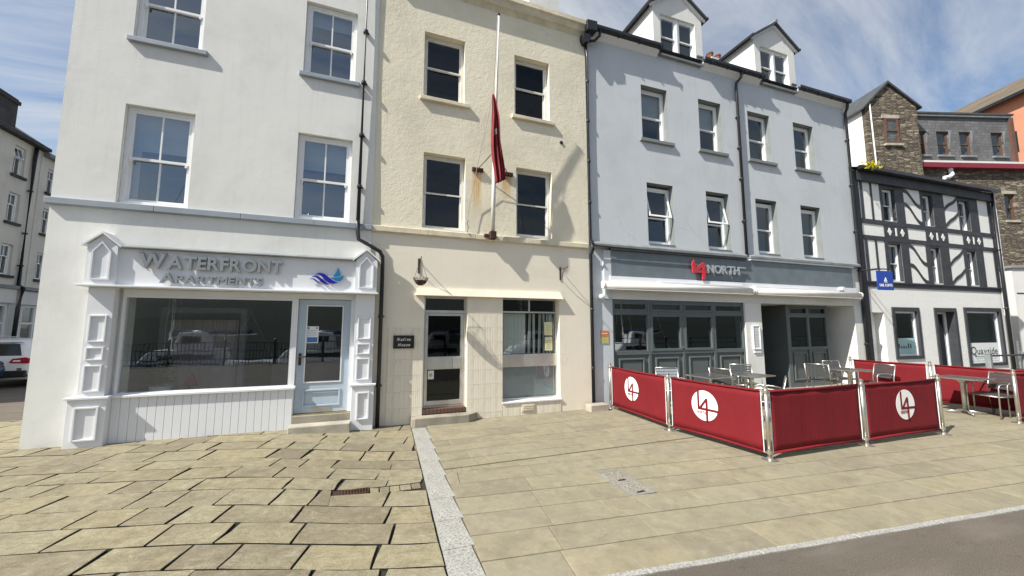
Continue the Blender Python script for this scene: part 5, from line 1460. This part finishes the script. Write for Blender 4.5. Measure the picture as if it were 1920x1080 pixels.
# ------------------------------------------------------------------ cafe enclosure
ZG = gz(6)
POSTS = [(5.10, -.10), (4.995, -1.99), (5.155, -3.665), (7.155, -3.725), (9.11, -3.80), (11.50, -3.885), (12.50, -3.95), (12.40, -2.36), (12.42, -.75)]
PL = ['steel barrier post against the grey pier', 'steel barrier post midway along the barrier side beside the flat paving', 'steel barrier post at the outer corner of the red barrier',
      'steel barrier post between the plain banner and the white logo banner', 'steel barrier post at the entrance gap by the logo banner', 'steel barrier post at the entrance gap beside the metal chair',
      'steel barrier post at the far outer corner of the enclosure', 'steel barrier post midway along the far side of the enclosure', 'steel barrier post by the restaurant entrance bay']
def post(x, y, lab):
    p = thing('barrier_post', lab, 'post', (x, y, ZG), 0, 'steel barrier posts')
    MB().lathe([(.026, 0), (.026, .955)], 0, 0, 14).build('tube', 'steel', p, True)
    MB().lathe([(.10, .0), (.10, .006), (.06, .012), (.034, .016), (.032, .04)], 0, 0, 18).build('base_plate', 'steel', p)
    MB().lathe([(.031, .955), (.031, .972), (.016, .982), (.018, .99), (.004, .994)], 0, 0, 14).build('finial', 'steel', p)
    for z in (.10, .90): MB().lathe([(.034, z - .02), (.034, z + .02)], 0, 0, 12).build('rail_clamp', 'steel', p)
for (x, y), lab in zip(POSTS, PL): post(x, y, lab)
def banner(i, j, label, logo, cx=.5, out=1):
    (xa, ya), (xb, yb) = POSTS[i], POSTS[j]
    L = math.hypot(xb - xa, yb - ya)
    ang = math.atan2(yb - ya, xb - xa)
    b = thing('barrier_banner', label, 'barrier', (xa, ya, ZG), ang, 'red cloth barrier panels')
    x0, x1, z0, z1 = .075, L - .075, .085, .905
    m = MB(); nx, nz = 24, 8; rows = []
    ph = rnd.uniform(0, 6)
    for r in range(nz + 1):
        v = r / nz; row = []
        for c in range(nx + 1):
            u = c / nx
            edge = min(u, 1 - u, .12) / .12
            yy = (math.sin(u * 23 + v * 2 + ph) * .003 + math.sin(u * 9 + v * 3 + ph) * .004) * edge * (.45 if logo and abs(u - cx) < .2 else 1)
            sag = -.010 * math.sin(math.pi * u) * (v - .5) * 2
            pull = .012 * math.sin(math.pi * v) * (1 if u == 0 else -1 if u == 1 else 0)
            row.append((x0 + (x1 - x0) * u + pull, yy, z0 + (z1 - z0) * v + sag))
        rows.append(row)
    for r in range(nz):
        for c in range(nx): m.quad(rows[r][c], rows[r][c + 1], rows[r + 1][c + 1], rows[r + 1][c])
    o = m.build('banner_cloth', 'banner_red', b, True, fix=False)
    bm = bmesh.new(); bm.from_mesh(o.data); bmesh.ops.remove_doubles(bm, verts=bm.verts, dist=.0001); bm.to_mesh(o.data); bm.free()
    o.modifiers.new('solid', 'SOLIDIFY').thickness = .004
    for z in (z0, z1):
        h = MB().tube([(x0 + .005, 0, z), ((x0 + x1) / 2, 0, z + (-.010 if z > .5 else .010)), (x1 - .005, 0, z)], .018, 8).build('hem_rail', 'banner_red', b, True)
        MB().tube([(.02, 0, z), (x0 + .01, 0, z)], .010, 8).build('rail_end', 'steel', b); MB().tube([(x1 - .01, 0, z), (L - .02, 0, z)], .010, 8).build('rail_end', 'steel', b)
    for x in (x0 - .006, x1 + .006):
        MB().tube([(x, 0, z0 + .0), (x, 0, z1)], .006, 6).build('edge_cord', 'white_upvc', b)
    if logo:
        lx = x0 + (x1 - x0) * cx; lz = .545; rr = .235
        yo = -.009 * out
        def P(pts, y, mat, nm):
            MB().prism([(lx + px * out, lz + pz) for px, pz in (pts if out > 0 else pts[::-1])], min(y, y + .002 * out), max(y, y + .002 * out)).build(nm, mat, b)
        P([(rr * math.cos(2 * math.pi * k / 40), rr * math.sin(2 * math.pi * k / 40)) for k in range(40)], yo, 'print_white', 'logo_disc')
        y2 = yo - .0032 * out; t = .018
        def yc(x): return math.sqrt(max(0, (rr * 1.004) ** 2 - x * x))
        P([(-.105 - t, yc(.105 + t)), (-.105 - t, -.055 - t), (-.105 + t, -.055 - t), (-.105 + t, yc(.105 - t))], y2, 'banner_red', 'logo_stroke')
        P([(-.105 + t, -.055 - t), (rr * .975, -.055 - t), (rr * .975, -.055 + t), (-.105 + t, -.055 + t)], y2, 'banner_red', 'logo_stroke')
        P([(-.100, -.045), (.030, .115), (.066, .115), (-.052, -.045)], y2 - .0022 * out, 'banner_red', 'logo_stroke')
        P([(.045 - t, .105), (.045 - t, -yc(.045 - t)), (.045 + t, -yc(.045 + t)), (.045 + t, .105)], y2 - .0044 * out, 'banner_red', 'logo_stroke')
        if out > 0: lettering(b, 'NORTH', lx - .135, lx + .020, lz - .135, .045, yo - .003, .002, 'maroon_paint', 0, .01, False, 'lettering')
        else:
            w = lettering(b, 'NORTH', -.125, .020, lz - .125, .036, 0, .002, 'maroon_paint', 0, .01, False, 'lettering')
            w.matrix_basis = Matrix.Translation((lx, -yo + .0, 0)) @ Matrix.Rotation(math.pi, 4, 'Z')
            w.location.y = -yo * 1 + .004 if False else yo + .004
    return b
banner(0, 1, 'red cloth barrier panel with white disc logo next to the grey pier', True, .42, 1)
banner(1, 2, 'red cloth barrier panel with white disc logo meeting the outer corner', True, .42, 1)
banner(2, 3, 'plain red cloth barrier panel without any logo facing the road', False)
banner(3, 4, 'red cloth barrier panel with white disc logo facing the road by the gap', True, .52, 1)
banner(5, 6, 'short red cloth barrier panel beyond the entrance gap', False)
banner(7, 6, 'red cloth barrier panel behind the metal table by the gap', False)
banner(8, 7, 'red cloth barrier panel along the far side near the entrance bay', False)
def make_chair(loc, rotz, label, slat='chair_slat'):
    """front towards +y"""
    c = thing('cafe_chair', label, 'chair', (loc[0], loc[1], ZG), rotz, 'metal cafe chairs')
    for s in (-1, 1):
        X = s * .255
        MB().tube([(X, .235, 0), (X, .225, .40), (X, .215, .60), (X, .19, .645), (X, .12, .665), (X, -.10, .655), (X * .97, -.215, .63)], .0125, 8).build('leg', 'steel', c, True)
        MB().tube([(X * .97, -.30, 0), (X * .97, -.225, .42), (X * .97, -.235, .55), (X * .97, -.305, .86)], .0125, 8).build('leg', 'steel', c, True)
        MB().tube([(X, .228, .425), (X * .97, -.222, .415)], .011, 8).build('seat_rail', 'steel', c, True)
    MB().tube([(-.247, -.305, .86), (.247, -.305, .86)], .0125, 8).build('top_rail', 'steel', c, True)
    MB().tube([(-.25, .228, .425), (.25, .228, .425)], .011, 8).build('seat_rail', 'steel', c, True)
    me = MB().box(-.245, .245, -.026, .026, -.005, .005).mesh('slat')
    for k in range(7):
        o = obj('seat_slat', me, slat, c); o.location = (0, -.185 + k * .062, .437)
    for k in range(5):
        z = .56 + k * .062
        o = obj('back_slat', me, slat, c); o.location = (0, -.232 - (z - .55) * .226, z); o.rotation_euler = (R(102), 0, 0)
    return c
def make_table(loc, label, rotz=0.0):
    t = thing('cafe_table', label, 'table', (loc[0], loc[1], ZG), rotz, 'square metal cafe tables')
    MB().box(-.33, .33, -.33, .33, .722, .738).build('table_top', 'chair_slat', t, bevel=.004)
    MB().frame(-.345, .345, -.345, .345, .0145, 0, .022).build('top_rim', 'steel', t).matrix_basis = Matrix.Translation((0, 0, .741)) @ Matrix.Rotation(R(-90), 4, 'X')
    MB().lathe([(.035, .05), (.035, .62), (.05, .64), (.12, .70), (.14, .722)], 0, 0, 14).build('column', 'silver_slat', t, True)
    for k in range(4):
        a = math.pi / 4 + k * math.pi / 2
        MB().tube([(.03 * math.cos(a), .03 * math.sin(a), .06), (.30 * math.cos(a), .30 * math.sin(a), .03)], [.028, .018], 8).build('foot', 'silver_slat', t, True)
    return t
make_table((7.0, -1.05), 'square metal table just behind the red corner barrier panels')
make_chair((6.35, -.62), R(158), 'silver slatted cafe chair standing close to the dark panelled shopfront', 'silver_slat')
make_chair((7.75, -.85), R(-80), 'metal cafe chair with curved arms seen from its side before the third shop panel')
make_chair((8.62, -.62), R(150), 'metal cafe chair with its dark slatted back towards the white pier')
make_table((8.0, -1.22), 'square metal table standing before the white pier', R(6))
make_chair((7.1, -2.25), R(35), 'dark metal cafe chair just inside the outer barrier corner')
make_chair((10.95, -.88), R(-75), 'metal cafe chair with curved arms standing before the entrance bay')
make_table((11.35, -1.28), 'square metal table before the entrance bay', R(4))
make_chair((11.95, -.78), R(165), 'dark slatted metal cafe chair behind the table by the entrance bay')
make_chair((11.85, -1.55), R(75), 'metal cafe chair facing the entrance bay table with its back to the far barrier')
make_table((11.7, -3.12), 'square metal table beside the entrance gap', R(-4))
make_chair((11.85, -3.48), R(72), 'metal cafe chair with black slats tucked beside the gap post')
make_chair((12.25, -3.42), R(80), 'black slatted cafe chair half hidden behind the chair by the gap post')
# low rail before the half timbered building
def shop_rail():
    for k, (x, y) in enumerate(((17.1, -1.7), (18.9, -1.85), (20.9, -2.0), (22.6, -2.15))):
        p = thing('rail_post', ('square grey post of the black rail before the first shop window', 'square grey post of the black rail before the shop door', 'square grey post of the black rail before the lettered shop window', 'square grey post of the black rail before the pale building')[k], 'post', (x, y, ZG), 0, 'grey rail posts')
        MB().box(-.06, .06, -.06, .06, 0, 1.0).build('shaft', 'lead_grey', p, bevel=.01); MB().box(-.07, .07, -.07, .07, 1.0, 1.04).build('cap', 'lead_grey', p, bevel=.01)
    r = thing('barrier_rail', 'thin black rail running past the half timbered shop windows', 'rail')
    for z in (.95, .5): MB().tube([(17.1, -1.7, ZG + z), (18.9, -1.85, ZG + z), (20.9, -2.0, ZG + z), (22.6, -2.15, ZG + z), (30, -2.8, ZG + z)], .028, 8).build('bar', 'black_iron', r)
shop_rail()
def shop_plant():
    p = thing('potted_plant', 'bushy green pot plant inside the white shop window', 'plant', (-3.15, .55, .02))
    MB().lathe([(.10, .45), (.15, .72), (.14, .72), (.10, .6)], 0, 0, 14).build('pot', 'paper_white', p, True)
    MB().lathe([(.16, .0), (.16, .45)], 0, 0, 14).build('stand', 'room_floor', p)
    m = MB()
    for k in range(260):
        a = rnd.uniform(0, 6.28); r = rnd.uniform(0, .2) ; z = .74 + rnd.uniform(0, .42)
        c = Vector((r * math.cos(a), r * math.sin(a), z)); d = Vector((rnd.uniform(-1, 1), rnd.uniform(-1, 1), rnd.uniform(-.2, 1))).normalized() * .06; w = d.cross(Vector((rnd.uniform(-1, 1), rnd.uniform(-1, 1), rnd.uniform(-1, 1)))).normalized() * .018
        m.quad(tuple(c), tuple(c + d * .5 + w), tuple(c + d), tuple(c + d * .5 - w))
    m.build('foliage', 'leaf', p, fix=False)
    s = thing('red_sign', 'red triangular standing sign inside the white shop window', 'sign', (-2.72, .42, 0))
    MB().prism([(-.11, .74), (.11, .74), (.04, .95)], -.02, .02).build('panel', 'maroon_paint', s, bevel=.01)
    MB().tube([(0, 0, .02), (0, 0, .75)], .02, 8).build('stand', 'plastic_black', s)
shop_plant()

# ------------------------------------------------------------------ quayside behind the viewer (seen in the glass)
def quayside():
    r = thing('quay_railing', 'black iron railing along the quay edge', 'railing')
    for k in range(41):
        x = -40 + k * 2
        MB().lathe([(.05, gz(x)), (.05, gz(x) + 1.1), (.07, gz(x) + 1.13), (.03, gz(x) + 1.18)], x, -13.4, 8).build('railing_post', 'black_iron', r)
    for z in (.35, .72, 1.05): MB().tube([(-40, -13.4, z - .05), (40, -13.4, z - .05)], .022, 6).build('rail', 'black_iron', r)
    for k in range(110): MB().box(-10.93 + k * .14, -10.907 + k * .14, -13.41, -13.39, .0, .99).build('baluster', 'black_iron', r)
    spots = [(-16, -19, 11, 'hull_white', .1), (-9.5, -20.5, 12.5, 'hull_blue', -.05), (-3, -19.5, 10.5, 'hull_white', .04), (4.2, -21, 13, 'hull_white', .0), (11, -19.5, 11.5, 'hull_blue', .08), (19, -20.5, 12, 'hull_white', -.06)]
    names = ['white yacht moored at the far end of the quay railing', 'dark blue yacht with tall mast moored behind the quay railing', 'small white yacht moored opposite the white shopfront', 'large white yacht moored opposite the cream building', 'dark blue yacht moored opposite the restaurant', 'white yacht moored opposite the half timbered building']
    for (x, y, h, mat, rz), lab in zip(spots, names):
        b = thing('moored_yacht', lab, 'yacht', (x, y + 1.5, -1.9), R(90) + rz, 'yachts moored in the harbour')
        m = MB(); rows = []
        for k in range(13):
            t = k / 12; yy = -4.5 + 9 * t
            w = 1.45 * math.sin(math.pi * min(1, .22 + .78 * t)) ** .8 if t < 1 else .02
            rows.append([(-w, yy, 1.5 + .3 * t), (-w * .85, yy, .5), (0, yy, -.3), (w * .85, yy, .5), (w, yy, 1.5 + .3 * t)])
        for k in range(12):
            for q in range(4): m.quad(rows[k][q], rows[k][q + 1], rows[k + 1][q + 1], rows[k + 1][q])
            m.quad(rows[k][4], rows[k][0], rows[k + 1][0], rows[k + 1][4])
        m.poly(rows[0]); m.build('hull', mat, b)
        MB().prism_x([(-2.2, 1.6), (1.8, 1.7), (1.2, 2.35), (-1.9, 2.4)], -.75, .75).build('cabin', 'hull_white', b, bevel=.08)
        MB().prism_x([(-1.2, 2.3), (.3, 2.3), (.1, 3.3), (-1.1, 3.3)], -.62, .62).build('wheelhouse', 'hull_white', b, bevel=.05)
        MB().box(-.63, .63, -.9, -.1, 2.75, 3.1).build('wheelhouse_window', 'car_glass', b)
        for s in (-1, 1): MB().box(min(s * .752, s * .765), max(s * .752, s * .765), -1.6, .9, 1.9, 2.15).build('cabin_window', 'car_glass', b)
        MB().tube([(0, .6, 1.7), (0, .6, h)], [.09, .06], 8).build('mast', 'aluminium', b, True)
        MB().tube([(0, .6, 3.1), (0, -3.4, 3.2)], .06, 8).build('boom', 'aluminium', b, True)
        MB().tube([(0, .5, 3.25), (0, -3.2, 3.35)], [.16, .10], 8).build('furled_sail', 'hull_blue', b, True)
        for p in ((0, 4.4, 1.8), (0, -4.4, 1.5), (1.2, .5, 1.6), (-1.2, .5, 1.6)): MB().tube([p, (0, .6, h - .2)], .012, 5).build('rigging', 'steel', b)
        MB().tube([(-.9, .6, h * .6), (.9, .6, h * .6)], .03, 6).build('spreader', 'aluminium', b)
quayside()
